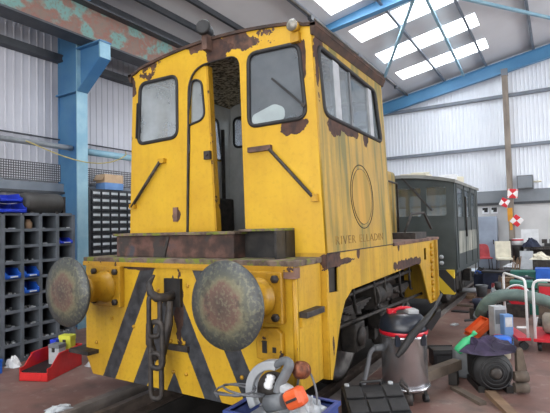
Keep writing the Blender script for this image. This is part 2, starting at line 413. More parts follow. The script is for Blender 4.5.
# floor with the track channel
PX0, PX1 = -.98, .90
fl = MB()
fl.box((XW, YB, -.6), (PX0, YF, 0)); fl.box((PX1, YB, -.6), (XR, YF, 0))
tag(fl.build('floor', 'floor_paint'), kind='structure')
fo = bpy.data.objects['floor']
b = MB(); b.box((PX0, YB, -.6), (PX1, YF, -.34)); tag(b.build('track_pit_bed', 'pit_dark', fo))
for xx in (PX0 - .09, PX1 - .01):
    b = MB(); b.box((xx, YB, -.2), (xx + .10, YF, .012)); b.build('channel_kerb', 'concrete_edge', fo)
for sx in (-1, 1):
    b = MB(); rx = sx * .755
    b.prism([(rx-.07,-.16),(rx+.07,-.16),(rx+.07,-.145),(rx+.012,-.12),(rx+.012,-.045),(rx+.036,-.035),(rx+.036,0),(rx-.036,0),(rx-.036,-.035),(rx-.012,-.045),(rx-.012,-.12),(rx-.07,-.145)], 'y', YB + .1, YF - .1)
    b.build('rail', 'rail_steel', fo)
    b = MB(); b.box((rx-.1, YB+.1, -.34), (rx+.1, YF-.1, -.16)); b.build('rail_bearer', 'pit_dark', fo)
# left wall: trapezoid profile cladding
def cladding(axis, a, b, z0, ztop, plane, sgn, pitch=.13, dep=.012):
    """vertical ribbed sheet; ztop is a function of the running coordinate"""
    vs = []; n = int((b-a)/pitch); run = []
    for i in range(n+1):
        u = a + i*pitch
        for du, d in ((0,0),(.03,0),(.04,1),(.06,1),(.07,0)):
            if u+du <= b: run.append((u+du, plane + sgn*d*dep))
    fs = []
    for (u, p) in run:
        for z in (z0, ztop(u)): vs.append((p, u, z) if axis == 'y' else (u, p, z))
    for i in range(len(run)-1): fs.append((2*i, 2*i+2, 2*i+3, 2*i+1))
    m = MB(); m.add(vs, fs)
    # backing skin makes it a solid wall
    t_ = plane - sgn*.12
    m.box(*(((min(plane-sgn*.001, t_), a, z0), (max(plane-sgn*.001, t_), b, ztop(a))) if axis == 'y' else ((a, min(plane-sgn*.001, t_), z0), (b, max(plane-sgn*.001, t_), min(ztop(a), ztop(b))))))
    return m
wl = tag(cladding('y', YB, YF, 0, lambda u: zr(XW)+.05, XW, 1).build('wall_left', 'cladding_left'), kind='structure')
# far gable wall: ribbed sheets above a dado rail, block wall below
b = cladding('x', XW, XRIDGE, 2.62, lambda u: zr(u)+.02, YF, -1, .12)
b.prism([(XW, 2.62), (XRIDGE, 2.62), (XRIDGE, zr(XRIDGE)+.1), (XW, zr(XW)+.1)], 'y', YF+.002, YF+.12)
b.prism([(XRIDGE, 2.62), (XR, 2.62), (XR, zr(XRIDGE)+.1-SL*(XR-XRIDGE)), (XRIDGE, zr(XRIDGE)+.1)], 'y', YF-.02, YF+.12)
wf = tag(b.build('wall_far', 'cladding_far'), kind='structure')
b = MB(); b.box((XW, YF-.03, 0), (XR, YF+.12, 2.2)); b.build('block_base', 'block_wall', wf)
b = MB(); b.box((XW, YF-.07, 2.2), (XR, YF+.12, 2.62)); b.build('dado_band', 'dado_grey', wf)
b = MB(); b.box((XW, YF-.10, 2.14), (XR, YF-.02, 2.22)); b.build('dado_rail', 'girt_dark', wf)
for z in (4.02, 5.72):
    b = MB(); b.box((XW+.1, YF-.16, z), (XR, YF-.02, z+.1)); b.build('girt', 'girt_grey', wf)
zrr = zr(XRIDGE)-SL*(XR-XRIDGE)+.1
b = MB(); b.box((XR, YB, 0), (XR+.15, 2.4, zrr)); b.box((XR, 10.6, 0), (XR+.15, YF, zrr)); b.box((XR, 2.4, 4.9), (XR+.15, 10.6, zrr)); tag(b.build('wall_right', 'cladding_left'), kind='structure')  # gap assumed in the unseen wall for the added side fill
b = MB(); b.box((XW, YB-.15, 0), (-2.2, YB, 6)); b.box((9.2, YB-.15, 0), (XR, YB, 6)); b.prism([(XW,5.5),(XR,5.5),(XR,zr(XRIDGE)-SL*(XR-XRIDGE)),(XRIDGE,zr(XRIDGE)),(XW,zr(XW))], 'y', YB-.15, YB)
tag(b.build('wall_behind', 'cladding_left'), kind='structure')
# wall fittings on the left wall
for z0, z1 in ((4.55, 4.68),):
    b = MB(); b.prism([(XW+.02,z0),(XW+.19,z0),(XW+.19,z0+.03),(XW+.17,z0+.03),(XW+.17,z1),(XW+.02,z1)], 'y', YB, YF-.2); b.build('girt', 'girt_dark', wl)
b = MB(); b.prism([(XW+.02,2.28),(XW+.17,2.28),(XW+.17,2.42),(XW+.02,2.42)], 'y', YB, YF-.2); b.build('girt', 'girt_grey', wl)
b = MB(); b.prism([(XW+.02,2.24),(XW+.20,2.24),(XW+.20,2.28),(XW+.02,2.28)], 'y', YB, YF-.2); b.build('girt_flange', 'girt_dark', wl)
b = MB(); b.box((XW+.05, YB+.5, 2.46), (XW+.08, YF-.3, 2.76)); b.build('perforated_tray', 'perforated', wl)
# ceiling: roof sheets, skylight strips between the purlins
ystr = []
yy = 11.72 - 1.94*10
while yy < YF - .9:
    ystr.append((yy, yy+.88)); yy += 1.94
PUR = [-4.45, -3.85, -3.22, -1.84, -.46, .90, 2.29, 3.67, 5.05]
SKX = (-1.58, 1.12)
b = MB()
def slab(m, x0, x1, y0, y1, f, t=.06):
    m.add([(x0,y0,f(x0)),(x1,y0,f(x1)),(x1,y1,f(x1)),(x0,y1,f(x0)),(x0,y0,f(x0)+t),(x1,y0,f(x1)+t),(x1,y1,f(x1)+t),(x0,y1,f(x0)+t)],
          [(0,3,2,1),(4,5,6,7),(0,1,5,4),(1,2,6,5),(2,3,7,6),(3,0,4,7)])
zr2 = lambda x: zr(XRIDGE) - SL*(x-XRIDGE)
slab(b, XW-.3, SKX[0], YB, YF+.1, zr); slab(b, SKX[1], XRIDGE, YB, YF+.1, zr)
slab(b, XRIDGE, 9.0, YB, YF+.1, zr2); slab(b, 11.7, XR+.2, YB, YF+.1, zr2)
prev = YB
for (a, c) in ystr + [(YF+.1, None)]:
    if a > prev: slab(b, SKX[0], SKX[1], max(prev, YB), a, zr); slab(b, 9.0, 11.7, max(prev, YB), a, zr2)
    if c: prev = c
ce = tag(b.build('ceiling', 'roof_sheet'), kind='structure')
for (a, c) in ystr:
    b = MB(); slab(b, SKX[0]-.01, SKX[1]+.01, a-.01, c+.01, lambda x: zr(x)+.03, .02); b.build('skylight', 'skylight_glow', ce)
    b = MB(); slab(b, 8.99, 11.71, a-.01, c+.01, lambda x: zr2(x)+.03, .02); b.build('skylight', 'skylight_glow', ce)
for x in PUR:
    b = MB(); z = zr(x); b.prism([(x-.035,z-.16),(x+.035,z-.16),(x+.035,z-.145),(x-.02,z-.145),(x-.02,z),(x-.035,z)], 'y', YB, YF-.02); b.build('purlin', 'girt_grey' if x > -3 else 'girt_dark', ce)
def ibeam(p0, p1, h, w, up=(0,0,1), tf=.02, tw=.015):
    p0 = Vector(p0); p1 = Vector(p1); m = MB(); u = Vector(up)
    d = (p1-p0).normalized(); sd = d.cross(u).normalized(); u = sd.cross(d)
    m.bar(p0, p1, tw, h-2*tf, up); m.bar(p0+u*(h-tf)/2, p1+u*(h-tf)/2, w, tf, up); m.bar(p0-u*(h-tf)/2, p1-u*(h-tf)/2, w, tf, up); return m
for (y, s, zc) in ((1.88, SL, 0), (13.9, SL, 0), (-4.2, SL, 0), (7.1, .13, .02)):
    zc0 = (lambda x: zr(x)-.16-.2)
    if y == 7.1: p0 = (-3.95, y, 6.19); p1 = (XRIDGE, y, 6.19+.13*(XRIDGE+3.95))
    else: p0 = (-3.95, y, zc0(-3.95)); p1 = (XRIDGE, y, zc0(XRIDGE))
    ibeam(p0, p1, .40, .18).build('rafter', 'blue_rafter', ce)
def on_roof(x, y, d=.25): return (x, y, zr(x)-d)
for a, c in (((.45,7.2),(.2,13.6)), ((.25,7.2),(-2.3,12.2)), ((.55,7.2),(3.6,13.0))):
    b = MB(); b.bar(on_roof(*a), on_roof(*c), .07, .07); b.build('roof_brace', 'pale_blue_flange' if a[0] < .6 else 'girt_grey', ce)
b = MB(); b.tube([on_roof(-1.72, 3), on_roof(-1.72, 13.6)], .03); b.build('roof_conduit', 'pipe_grey', ce)
for y in (6.0, 8.8, 12.2):
    b = MB(); b.cb((-1.72, y, zr(-1.72)-.3), (.09,.12,.1)); b.build('conduit_clip', 'girt_dark', ce)
# blue columns with crane brackets along the left wall (one stands in view)
for k, y in enumerate((1.88,)):
    t_ = thing('steel_column', ('blue steel stanchion with flared crane bracket behind the pigeonhole rack', 'blue steel stanchion hidden beyond the yellow cab')[k], 'column', (-4.3, y, 0))
    b = MB(); b.box((-.31,-.012,.0), (.30,.012,zr(-4.3)-.1)); b.build('web', 'blue_steel', t_)
    b = MB(); b.box((.29,-.1,0), (.315,.1,zr(-4.2)-.15)); b.build('inner_flange', 'pale_blue_flange', t_)
    b = MB(); b.box((-.325,-.03,0), (-.30,.1,zr(-4.2)-.15)); b.build('outer_flange', 'blue_steel', t_)
    b = MB(); b.prism([(-.3,3.94),(.29,3.94),(.89,4.40),(.89,4.64),(-.3,4.64)], 'y', -.03, .03); b.build('bracket_web', 'blue_steel', t_)
    b = MB(); b.box((.30,-.11,4.64), (.93,.11,4.665)); b.build('bracket_top', 'blue_steel', t_)
    b = MB(); b.box((.885,-.1,4.38), (.915,.1,4.64)); b.build('bracket_nose', 'pale_blue_flange', t_)
    b = MB(); b.bar((.315,0,3.94), (.91,0,4.39), .2, .025); b.build('bracket_sole', 'blue_steel', t_)
    b = MB(); b.box((-.3,-.09,3.94), (.29,.09,3.965)); b.build('stiffener', 'blue_steel', t_)
cb_ = thing('crane_runway_beam', 'crane runway girder with flaking red and turquoise paint along left wall', 'beam', (-3.70, 0, 4.667))
for nm, a, c, m in (('bottom_flange', (-.17,-9,0), (.17,13.9,.03), 'girt_dark'), ('top_flange', (-.17,-9,.6), (.17,13.9,.63), 'girt_dark')):
    b = MB(); b.box(a, c); b.build(nm, m, cb_)
b = MB(); b.box((-.012,-9,.03), (.012,13.9,.60)); b.build('web', 'crane_paint', cb_)
b = MB(); b.box((-.03,-9,.63), (.03,13.9,.68)); b.build('crane_rail', 'rail_steel', cb_)
# service pipe, thin cable and rope along the wall
b = MB(); b.tube([(0,-8.5,0),(0,1.82,0)], .045, 10); b.build('service_pipe', 'light_grey', None, (-4.2, 0, 3.0))
tag(bpy.data.objects['service_pipe'], 'grey horizontal pipe ending at the blue stanchion', 'pipe')
b = MB(); b.tube([(0,1.95,0),(0,13.5,0)], .06, 10); b.build('blue_service_pipe', 'pale_blue_flange', None, (-4.2, 0, 2.98))
tag(bpy.data.objects['blue_service_pipe'], 'pale blue horizontal pipe running behind the cab', 'pipe')
b = MB(); b.tube([(0,-8.5,0),(0,13.5,.0)], .014, 6); tag(b.build('wall_cable', 'girt_dark', None, (XW+.06, 0, 3.2)), 'thin black cable stretched along the ribbed left wall', 'cable')
b = MB(); pts = []
for i in range(17):
    u = i/16; y = .95 + 2.05*u; z = 3.05 - .34*math.sin(math.pi*u)**.8 + .05*u
    pts.append((.58*math.sin(math.pi*u)**.5*.65, y, z))
b.tube(pts, .010, 6); tag(b.build('slack_rope', 'rope', None, (-4.25, 0, 0)), 'slack yellowish rope sagging across the blue stanchion', 'rope')
# column on the far wall with signs
t_ = thing('timber_post', 'weathered brown post rising against the far wall', 'post', (1.42, YF-.27, 0))
b = MB(); b.box((-.085,-.08,1.0), (.085,.08,6.45)); b.build('shaft', 'timber_post', t_, bevel=.01)
b = MB(); b.box((-.10,-.1,6.4), (.10,.1,6.62)); b.build('head_plate', 'girt_grey', t_)
b = MB(); b.box((-.09,-.09,0), (.09,.09,1.0)); b.build('plinth', 'concrete_edge', t_)
def sign(x, z, s, rot, label):
    m = MB(); m.box((-s,-.012,-s), (s,.012,s), Matrix.Rotation(rot, 3, 'Y')); o = m.build('warning_sign', 'sign_checks', None, (x, YF-.40, z), bevel=.01); tag(o, label, 'sign', 'red and white signs on the brown post')
sign(1.50, 2.48, .15, .1, 'red and white chequered sign topmost on the brown post')
sign(1.25, 2.20, .13, .5, 'small red and white sign left of the brown post')
sign(1.58, 1.60, .15, .7, 'tilted red and white sign below the orange marker')
b = MB(); b.box((-.08,-.012,-.22), (.07,.012,.22)); b.box((-.03,-.012,-.5),(.05,.012,-.22)); tag(b.build('orange_marker', 'yellow_orange', None, (1.40, YF-.375, 1.80)), 'orange yellow plate fixed low on the brown post', 'plate')
t_ = thing('junction_box', 'grey electrical box on far wall beside the brown post', 'electrical box', (1.86, YF-.17, 2.62))
b = MB(); b.box((-.23,-.12,0), (.23,.14,.44)); b.build('case', 'mid_grey', t_, bevel=.01)
b = MB(); b.box((-.20,-.14,.03), (.20,-.12,.41)); b.build('cover', 'dado_grey', t_, bevel=.006)
b = MB(); b.cyl((.23,0,.22),(.46,0,.22), .03); b.build('cable_gland', 'cream', t_)
for k, x in enumerate((.62, .90)):
    t_ = thing('wall_notice', ('small black and white notice left above the locker', 'small black and white notice right above the locker')[k], 'notice', (x, YF-.045, 1.86), group='notices above the locker')
    b = MB(); b.box((-.10,-.01,0), (.10,.01,.22)); b.build('sheet', 'white_paint', t_)
    b = MB(); b.box((-.085,-.014,.12), (.085,-.010,.205)); b.build('black_panel', 'black_plastic', t_)
    b = MB(); b.box((-.03,-.016,.05), (.08,-.010,.13)); b.build('black_mark', 'black_plastic', t_)

# ================================================================== THE LOCOMOTIVE
L = thing('shunting_locomotive', 'rusty yellow four wheeled shunting locomotive with chevron buffer beam', 'locomotive', (0,0,0))
HX, CY0, CY1 = 1.145, .43, 2.13
def ztop(x): return 3.25 + .13*(1-(x/1.15)**2)
# --- cab end with two windows and a doorway
lw = rpoly([(-1.0,2.49),(-.435,2.50),(-.43,3.12),(-.96,3.13)], .09)
rw = rpoly([(.43,2.48),(1.01,2.48),(.955,3.12),(.44,3.14)], .09)
dw = rpoly([(-.35,1.36),(.37,1.36),(.34,3.17),(-.29,3.17)], [0,0,.13,.26], 7)
out = [(-HX,1.36),(HX,1.36)] + [(HX*(1-2*i/24), ztop(HX*(1-2*i/24))) for i in range(25)]
fe = plate('cab_end_panel', out, [lw, dw, rw], .03, lambda u,v,w: (u, CY0+w, v), 'cab_end_yellow', L)
def wframe(path, fn, parent, name='window_seal', r=.02, m='rubber'):
    b = MB(); b.tube([fn(u, v) for u, v in path], r, 6, True); return b.build(name, m, parent)
for pth, g in ((lw, 'glass_hazy'), (rw, 'glass_dirty')):
    o = plate('window_pane', pth, [], .008, lambda u,v,w: (u, CY0+w, v), g, L)
    wframe(pth, lambda u,v: (u, CY0-.012, v), o)
plate('swept_patch', rpoly([(.46,2.50),(.80,2.50),(.80,2.60),(.70,2.65),(.46,2.58)], .04), [], .002, lambda u,v,w: (u, CY0-.007+w, v), 'pane_bright', L)
b = MB(); b.bar((.70,CY0-.045,2.86),(1.0,CY0-.04,2.58), .012, .018); b.build('wiper', 'rubber', L)
b = MB(); b.cyl((1.0,CY0-.05,2.58),(1.0,CY0-.01,2.58), .018); b.build('wiper_pivot', 'dark_iron', L)
b = MB(); b.bar((-.97,CY0-.045,2.92),(-1.0,CY0-.04,2.55), .012, .018); b.bar((-.97,CY0-.04,2.92),(-.93,CY0-.04,2.6),.008,.01); b.build('wiper', 'rubber', L)
# inside edge of the door jambs
wframe(dw, lambda u,v: (u, CY0, v), L, 'door_seal', .012, 'dark_iron')
# door leaf, pulled half open and sagging
leaf = rpoly([(-.34,1.38),(.0,1.38),(-.085,3.16),(-.275,3.14)], [0,0,.03,.2], 6)
lwin = rpoly([(-.325,2.60),(-.10,2.64),(-.135,3.02),(-.265,3.05)], [.02,.09,.07,.08])
dr = plate('door_leaf', leaf, [lwin], .04, lambda u,v,w: (u, CY0+.035+w, v), 'cab_end_yellow', L)
plate('leaf_pane', lwin, [], .006, lambda u,v,w: (u, CY0+.035+w, v), 'glass_hazy', dr)
wframe(lwin, lambda u,v: (u, CY0+.012, v), dr, 'leaf_seal', .012)
b = MB(); b.box((-.10,CY0-.02,2.24),(-.03,CY0+.015,2.32)); b.cyl((-.05,CY0-.05,2.28),(-.05,CY0,2.28),.012); b.build('door_latch', 'dark_iron', dr)
b = MB(); b.add([(-.005,CY0+.02,1.38),(.02,CY0+.09,1.38),(-.065,CY0+.09,3.15),(-.09,CY0+.02,3.15),(.02,CY0+.02,1.38),(-.06,CY0+.02,3.15)],[(0,4,5,3),(4,1,2,5),(0,1,2,3)]); b.build('leaf_edge', 'buffer_yellow', dr)
# hand rails on the cab end
b = MB(); b.tube([(-1.09,CY0-.05,1.83),(-.65,CY0-.05,2.27)], .016, 8); b.build('handrail', 'dark_iron', L)
for p in ((-1.09,1.83),(-.65,2.27)):
    b = MB(); b.box((p[0]-.03,CY0-.06,p[1]-.015),(p[0]+.06,CY0,p[1]+.03)); b.build('rail_bracket', 'buffer_yellow', L)
b = MB(); b.tube([(.66,CY0-.05,2.25),(1.08,CY0-.05,1.82)], .016, 8); b.build('handrail', 'dark_iron', L)
b = MB(); b.box((.43,CY0-.05,2.245),(.67,CY0-.015,2.29)); b.build('rail_bracket', 'rusty_plate', L)
b = MB(); b.box((1.05,CY0-.06,1.78),(1.12,CY0,1.84)); b.build('rail_bracket', 'buffer_yellow', L)
b = MB(); b.box((-.50,CY0-.03,1.66),(-.44,CY0-.005,1.80)); b.build('bracket_plate', 'rusty_plate', L)
# --- cab sides
sw = rpoly([(.55,2.52),(1.99,2.49),(1.88,3.04),(.50,3.10)], .08)
for sx in (1, -1):
    o = plate('cab_side_panel', [(CY0,1.36),(CY1,1.36),(CY1,3.26),(CY0,3.26)], [sw], .03, lambda u,v,w: (sx*HX+w, u, v), 'cab_side_yellow', L)
    plate('cab_lining', [(CY0+.03,1.4),(CY1-.03,1.4),(CY1-.03,3.22),(CY0+.03,3.22)], [rpoly([(.53,2.50),(1.95,2.47),(1.85,3.04),(.48,3.09)], .08)], .01, lambda u,v,w: (sx*(HX-.03)+w, u, v), 'cab_grey', L)
    wframe(sw, lambda u,v: (sx*(HX+.012), u, v), o, r=.022)
    for a, c in ((.50,1.22),(1.16,1.97)):
        pa = rpoly([(a,2.53),(c,2.50),(c-.04,3.04),(a+.0,3.06)], .06)
        g = plate('sliding_pane', pa, [], .006, lambda u,v,w: (sx*(HX-.004+(.01 if a < 1 else -.008))+w, u, v), 'glass_film' if sx > 0 else 'glass_clear', L)
    b = MB(); b.box((sx*HX-.02,1.145,2.50),(sx*HX+.02,1.185,3.05)); b.build('window_bar', 'mid_grey', L)
    b = MB(); b.box((sx*HX-.02,.80,2.51),(sx*HX+.012,.93,3.07)); b.build('window_mullion', 'light_grey' if sx > 0 else 'buffer_yellow', L)
    b = MB(); b.box((sx*HX-.02,1.68,2.50),(sx*HX+.012,1.78,3.04)); b.build('window_mullion', 'light_grey' if sx > 0 else 'buffer_yellow', L)
# rear cab wall with two look-out windows, grey inside
rwin = [rpoly([(-.55,2.3),(-.12,2.3),(-.12,3.0),(-.55,3.0)], .08), rpoly([(.2,2.2),(.95,2.2),(.95,3.0),(.2,3.0)], .12), rpoly([(-.98,2.68),(-.66,2.68),(-.66,3.08),(-.98,3.08)], .08)]
o = plate('cab_rear_panel', [(-HX+.02,1.36),(HX-.02,1.36),(HX-.02,3.24)] + [(1.1*(1-2*i/12), ztop(1.1*(1-2*i/12))-.02) for i in range(13)] + [(-HX+.02,3.24)], rwin, .03, lambda u,v,w: (u, CY1-.02+w, v), 'cab_grey', L)
for p in rwin:
    wframe(p, lambda u,v: (u, CY1-.045, v), o, r=.018); plate('rear_pane', p, [], .006, lambda u,v,w: (u, CY1-.02+w, v), 'glass_clear', L)
b = MB(); b.box((-HX+.02, CY0+.02, 1.34),(HX-.02, CY1-.02, 1.38)); b.build('cab_floor', 'rusty_plate', L)
b = MB(); b.box((-.12,1.55,1.38),(.75,2.0,2.2)); b.build('control_desk', 'cab_grey', L, bevel=.01)
b = MB(); b.tube([(-.05,1.5,1.38),(-.05,1.5,2.55)], .022); b.tube([(.12,1.45,1.5),(.12,1.45,2.2),(.3,1.45,2.3)], .02); b.tube([(-.3,1.95,2.05),(.5,1.5,2.2)], .03); b.build('control_pipe', 'dark_iron', L)
b = MB(); b.lathe((.15,1.42,2.25),(0,-.4,1),[(.0,0),(.12,.01),(.12,.05),(.02,.06),(0,.06)]); b.build('hand_wheel', 'dark_iron', L)
b = MB(); b.tube([(-1.03,1.9,1.4),(-1.03,1.9,2.9)], .025); b.build('standpipe', 'dark_iron', L)
b = MB(); b.box((-1.08,1.3,1.38),(-.75,1.75,1.95)); b.build('fuse_box', 'dark_iron', L, bevel=.02)
# --- roof
b = MB(); vs = []; fs = []; NR = 20
rp = [(1.20*(1-2*i/NR)) for i in range(NR+1)]
for y in (CY0-.035, CY1+.05):
    for x in rp: vs.append((x, y, 3.262+.13*(1-(x/1.15)**2)))
    for x in rp: vs.append((x, y, 3.235+.13*(1-(x/1.15)**2)))
n = NR+1
for i in range(NR):
    fs += [(i,i+1,2*n+i+1,2*n+i),(n+i,3*n+i,3*n+i+1,n+i+1),(i,n+i,n+i+1,i+1),(2*n+i,2*n+i+1,3*n+i+1,3*n+i)]
fs += [(0,2*n,3*n,n),(NR,n+NR,3*n+NR,2*n+NR)]
b.add(vs, fs); rf = b.build('cab_roof', 'roof_rust', L)
b = MB(); vs = [(x, y, 3.215+.13*(1-(x/1.15)**2)) for y in (CY0+.03, CY1-.05) for x in [1.1*(1-2*i/NR) for i in range(n)]]
b.add(vs, [(i,i+1,n+i+1,n+i) for i in range(NR)]); b.build('roof_lining', 'mould_lining', rf)
for sx in (-1, 1):
    b = MB(); b.prism([(sx*1.15,3.16),(sx*1.165,3.16),(sx*1.195,3.22),(sx*1.205,3.255),(sx*1.15,3.255)], 'y', CY0-.035, CY1+.05); b.build('rain_gutter', 'roof_rust', rf)
# roof lamps
o = MB(); o.cyl((.94,CY0-.02,3.25),(.94,CY0-.09,3.25), .042, 16, .05); o.box((.90,CY0-.06,3.12),(.98,CY0,3.2)); lm = o.build('headlamp', 'buffer_yellow', L)
b = MB(); b.lathe((.94,CY0-.09,3.25),(0,-1,0),[(.05,0),(.05,.012),(.035,.026),(0,.03)]); b.build('lamp_lens', 'lamp_glass', lm)
b = MB(); b.box((-.03,CY0-.1,3.26),(.03,CY0,3.4)); lm = b.build('roof_lamp_bracket', 'rusty_plate', L)
b = MB(); b.lathe((-.02,CY0-.02,3.46),(.3,-1,0),[(.04,-.06),(.06,0),(.06,.09),(.075,.11),(.06,.13)],12); b.build('roof_lamp', 'rubber', lm)
# --- front platform: running plate, step box, buffer beam
BX0, BX1 = -1.31, 1.10
b = MB(); b.box((BX0,-.03,1.285),(BX1+.01,CY0,1.33)); b.build('running_plate', 'mossy_plate', L, bevel=.006)
b = MB(); b.box((BX0,-.035,1.25),(BX1,-.005,1.29)); b.build('plate_angle', 'buffer_yellow', L)
b = MB(); b.box((-.97,.10,1.33),(.47,CY0-.016,1.53)); b.build('step_box', 'step_box_rust', L, bevel=.008)
b = MB(); b.box((-.99,.07,1.53),(.50,CY0-.016,1.555)); b.box((.50,.13,1.55),(.87,CY0-.016,1.57)); b.build('step_lid', 'mossy_plate', L, bevel=.004)
b = MB(); b.box((.47,.26,1.33),(.87,CY0-.016,1.55)); b.box((.85,.12,1.33),(.87,.27,1.55)); b.build('step_locker', 'oily_black', L)
for a_, c_ in ((-.32,-.26),(-.80,-.80)):
    b = MB(); b.bar((a_,.092,1.34),(c_,.092,1.52),.01,.03); b.build('strap', 'dark_iron', L)
for k in range(26):
    pass
bm_ = plate('buffer_beam', [(BX0,.36),(BX0+.1,.19),(BX1-.3,.19),(BX1,.36),(BX1,1.285),(BX0,1.285)], [], .035, lambda u,v,w: (u, .0175+w, v), 'chevron_paint', L)
# the beam's returning ends and frame plates behind it
b = MB(); b.box((BX1-.02,.03,.37),(BX1,CY0,1.285)); b.build('beam_end_plate', 'frame_yellow', L)
b = MB(); b.box((BX0,.03,.37),(BX0+.02,CY0,1.285)); b.build('beam_end_plate', 'frame_yellow', L)
b = MB(); b.box((.55,CY0-.01,.36),(HX,CY0+.02,1.36)); b.build('cab_apron', 'frame_yellow', L)
b = MB(); b.box((-HX,CY0-.01,.36),(-.55,CY0+.02,1.36)); b.build('cab_apron', 'frame_yellow', L)
b = MB(); b.tube([(BX1-.012,-.004,.4),(BX1-.012,-.004,1.24)], .016); b.build('beam_edge_strip', 'buffer_yellow', L)
for p in ((-1.15,1.1),(-1.15,.5),(-.78,.98),(-.62,.7),(-.15,.62),(.0,.62),(-.13,.36),(.02,.36),(.3,.75),(.6,.42),(.75,.9),(.05,1.1),(-.3,1.05),(-.92,.75)):
    b = MB(); b.lathe((p[0],0,p[1]),(0,-1,0),[(.018,0),(.016,.010),(0,.014)],8); b.build('rivet', 'buffer_yellow', bm_)
b = MB(); b.box((-.19,-.03,.55),(.06,0,.60)); b.build('coupling_lug', 'dark_iron', bm_)
b = MB(); b.box((-.20,-.03,.92),(-.01,0,1.16)); b.build('hook_plate', 'oily_black', bm_)
# buffers
def buffer(cx, y0, sgn):
    b = MB(); b.box((cx-.2, min(y0,y0+sgn*.06), .87),(cx+.2, max(y0,y0+sgn*.06), 1.25)); o = b.build('buffer_base', 'buffer_yellow', L, bevel=.01)
    b = MB(); b.lathe((cx,y0+sgn*.05,1.06),(0,sgn,0),[(.15,0),(.15,.03),(.13,.05),(.125,.22),(.135,.22),(.135,.26),(.085,.26),(.085,.44)]); b.build('buffer_shank', 'buffer_yellow', o)
    for ax, az in ((-.15,.14),(.15,.14),(-.15,-.14),(.15,-.14)):
        b = MB(); b.lathe((cx+ax,y0+sgn*.06,1.06+az),(0,sgn,0),[(.03,0),(.03,.03),(0,.03)],6); b.build('bolt', 'dark_iron', o)
    m = MB(); m.lathe((0,0,0),(0,sgn,0),[(.08,-.1),(.2,-.045),(.298,-.035),(.305,-.02),(.298,-.005),(.2,.022),(.1,.032),(0,.035)],40)
    h = m.build('buffer_head', 'buffer_steel', L, (cx, y0+sgn*.475, 1.06))
buffer(-.94, 0, -1); buffer(.815, 0, -1)
# right hand brackets and steps
b = MB(); b.prism([(.77,.60),(1.0,.56),(1.0,.80),(.95,.84),(.77,.82)], 'y', -.05, 0); o = b.build('lamp_bracket', 'buffer_yellow', L, bevel=.012)
b = MB(); b.box((.83,-.056,.65),(.87,-.045,.74)); b.build('slot', 'oily_black', o)
b = MB(); b.box((.92,-.056,.66),(.95,-.045,.70)); b.build('slot', 'oily_black', o)
b = MB(); b.box((.96,-.03,1.20),(1.11,.05,1.28)); b.build('end_angle', 'rusty_plate', L)
b = MB(); b.box((1.09,.04,.91),(1.17,.33,.955)); b.build('foot_step', 'dark_iron', L, bevel=.006)
b = MB(); b.box((1.10,.05,.84),(1.12,.33,.91)); b.build('step_support', 'frame_yellow', L)
b = MB(); b.bar((-1.34,.12,.92),(-1.36,.10,.40),.03,.06); b.bar((-1.20,.0,.50),(-1.20,.0,.95),.03,.04); b.build('step_hanger', 'buffer_yellow', L)
b = MB(); b.box((-1.42,-.12,.40),(-1.12,.16,.435)); b.build('foot_step', 'dark_iron', L)
# draw hook and chain
b = MB(); b.tube([(-.10,.0,1.02),(-.10,-.12,1.01),(-.12,-.19,1.02),(-.16,-.22,1.06),(-.20,-.20,1.13),(-.19,-.15,1.20)], [.04,.04,.04,.034,.026,.012], 10); hk = b.build('draw_hook', 'dark_iron', L)
def chain_link(cx, y, z0, z1, w, rot, r=.022):
    b = MB(); pts = []; h = (z1-z0)/2; zc = (z0+z1)/2
    for i in range(20):
        a = 2*math.pi*i/20; u = w*math.copysign(abs(math.cos(a))**.7, math.cos(a)); v = math.sin(a)
        v = (h-w)*(1 if v > 0 else -1)*min(1, abs(v)*3) + w*v
        pts.append((cx+u*math.cos(rot), y+u*math.sin(rot), zc+v))
    b.tube(pts, r, 8, True); return b.build('chain_link', 'dark_iron', hk)
chain_link(-.14, -.20, .70, 1.04, .045, .8, .021); chain_link(-.13, -.19, .44, .82, .06, .2, .024); chain_link(-.14, -.19, .19, .56, .05, .3, .022)
b = MB(); b.tube([(-.22,-.19,.80),(-.21,-.19,.64),(-.14,-.18,.50)], [.022,.034,.022], 8); b.tube([(-.06,-.10,.98),(-.04,-.14,.8),(-.08,-.16,.55)], [.026,.036,.022], 8); b.build('shackle', 'dark_iron', hk)
# --- side frames (skirts) with the big opening over the running gear
sk = [(CY0,.36),(.46,.35),(.52,.47),(.58,.62),(.66,.80),(.76,.93),(.92,1.01),(3.16,1.06),(3.28,1.03),(3.40,.92),(3.55,.70),(3.68,.52),(3.78,.45),(4.30,.44),(4.34,.48),(4.34,1.34),(CY0,1.355)]
for sx in (1, -1):
    hole = [(.44,1.035),(.62,1.035),(.62,1.235),(.44,1.235)] if sx > 0 else []
    hole2 = [(3.50,1.08),(3.64,1.08),(3.64,1.24),(3.50,1.24)]
    o = plate('side_frame', sk, [[(.445,1.04),(.63,1.03),(.63,1.24),(.445,1.24)], hole2], .02, lambda u,v,w: (sx*HX+w, u, v), 'frame_yellow', L)
    for yy_ in (3.88,):
        for k in range(8):
            b = MB(); b.lathe((sx*(HX+.01), yy_, .52+.105*k),(sx,0,0),[(.045,0),(.036,.03),(.02,.036),(0,.036)],8); b.build('bolt', 'buffer_yellow', o)
    b = MB(); b.box((min(sx*HX,sx*(HX+.05)),4.10,.46),(max(sx*HX,sx*(HX+.05)),4.13,1.33)); b.build('end_flange', 'frame_yellow', o)
b = MB(); b.box((-HX+.01,.45,1.0),(HX-.02,.64,1.3)); b.build('dark_filler', 'oily_black', L)
b = MB(); b.tube([(HX+.012,.43,1.357),(HX+.012,2.13,1.357)], .006, 6); b.build('cab_seam', 'dark_iron', L)
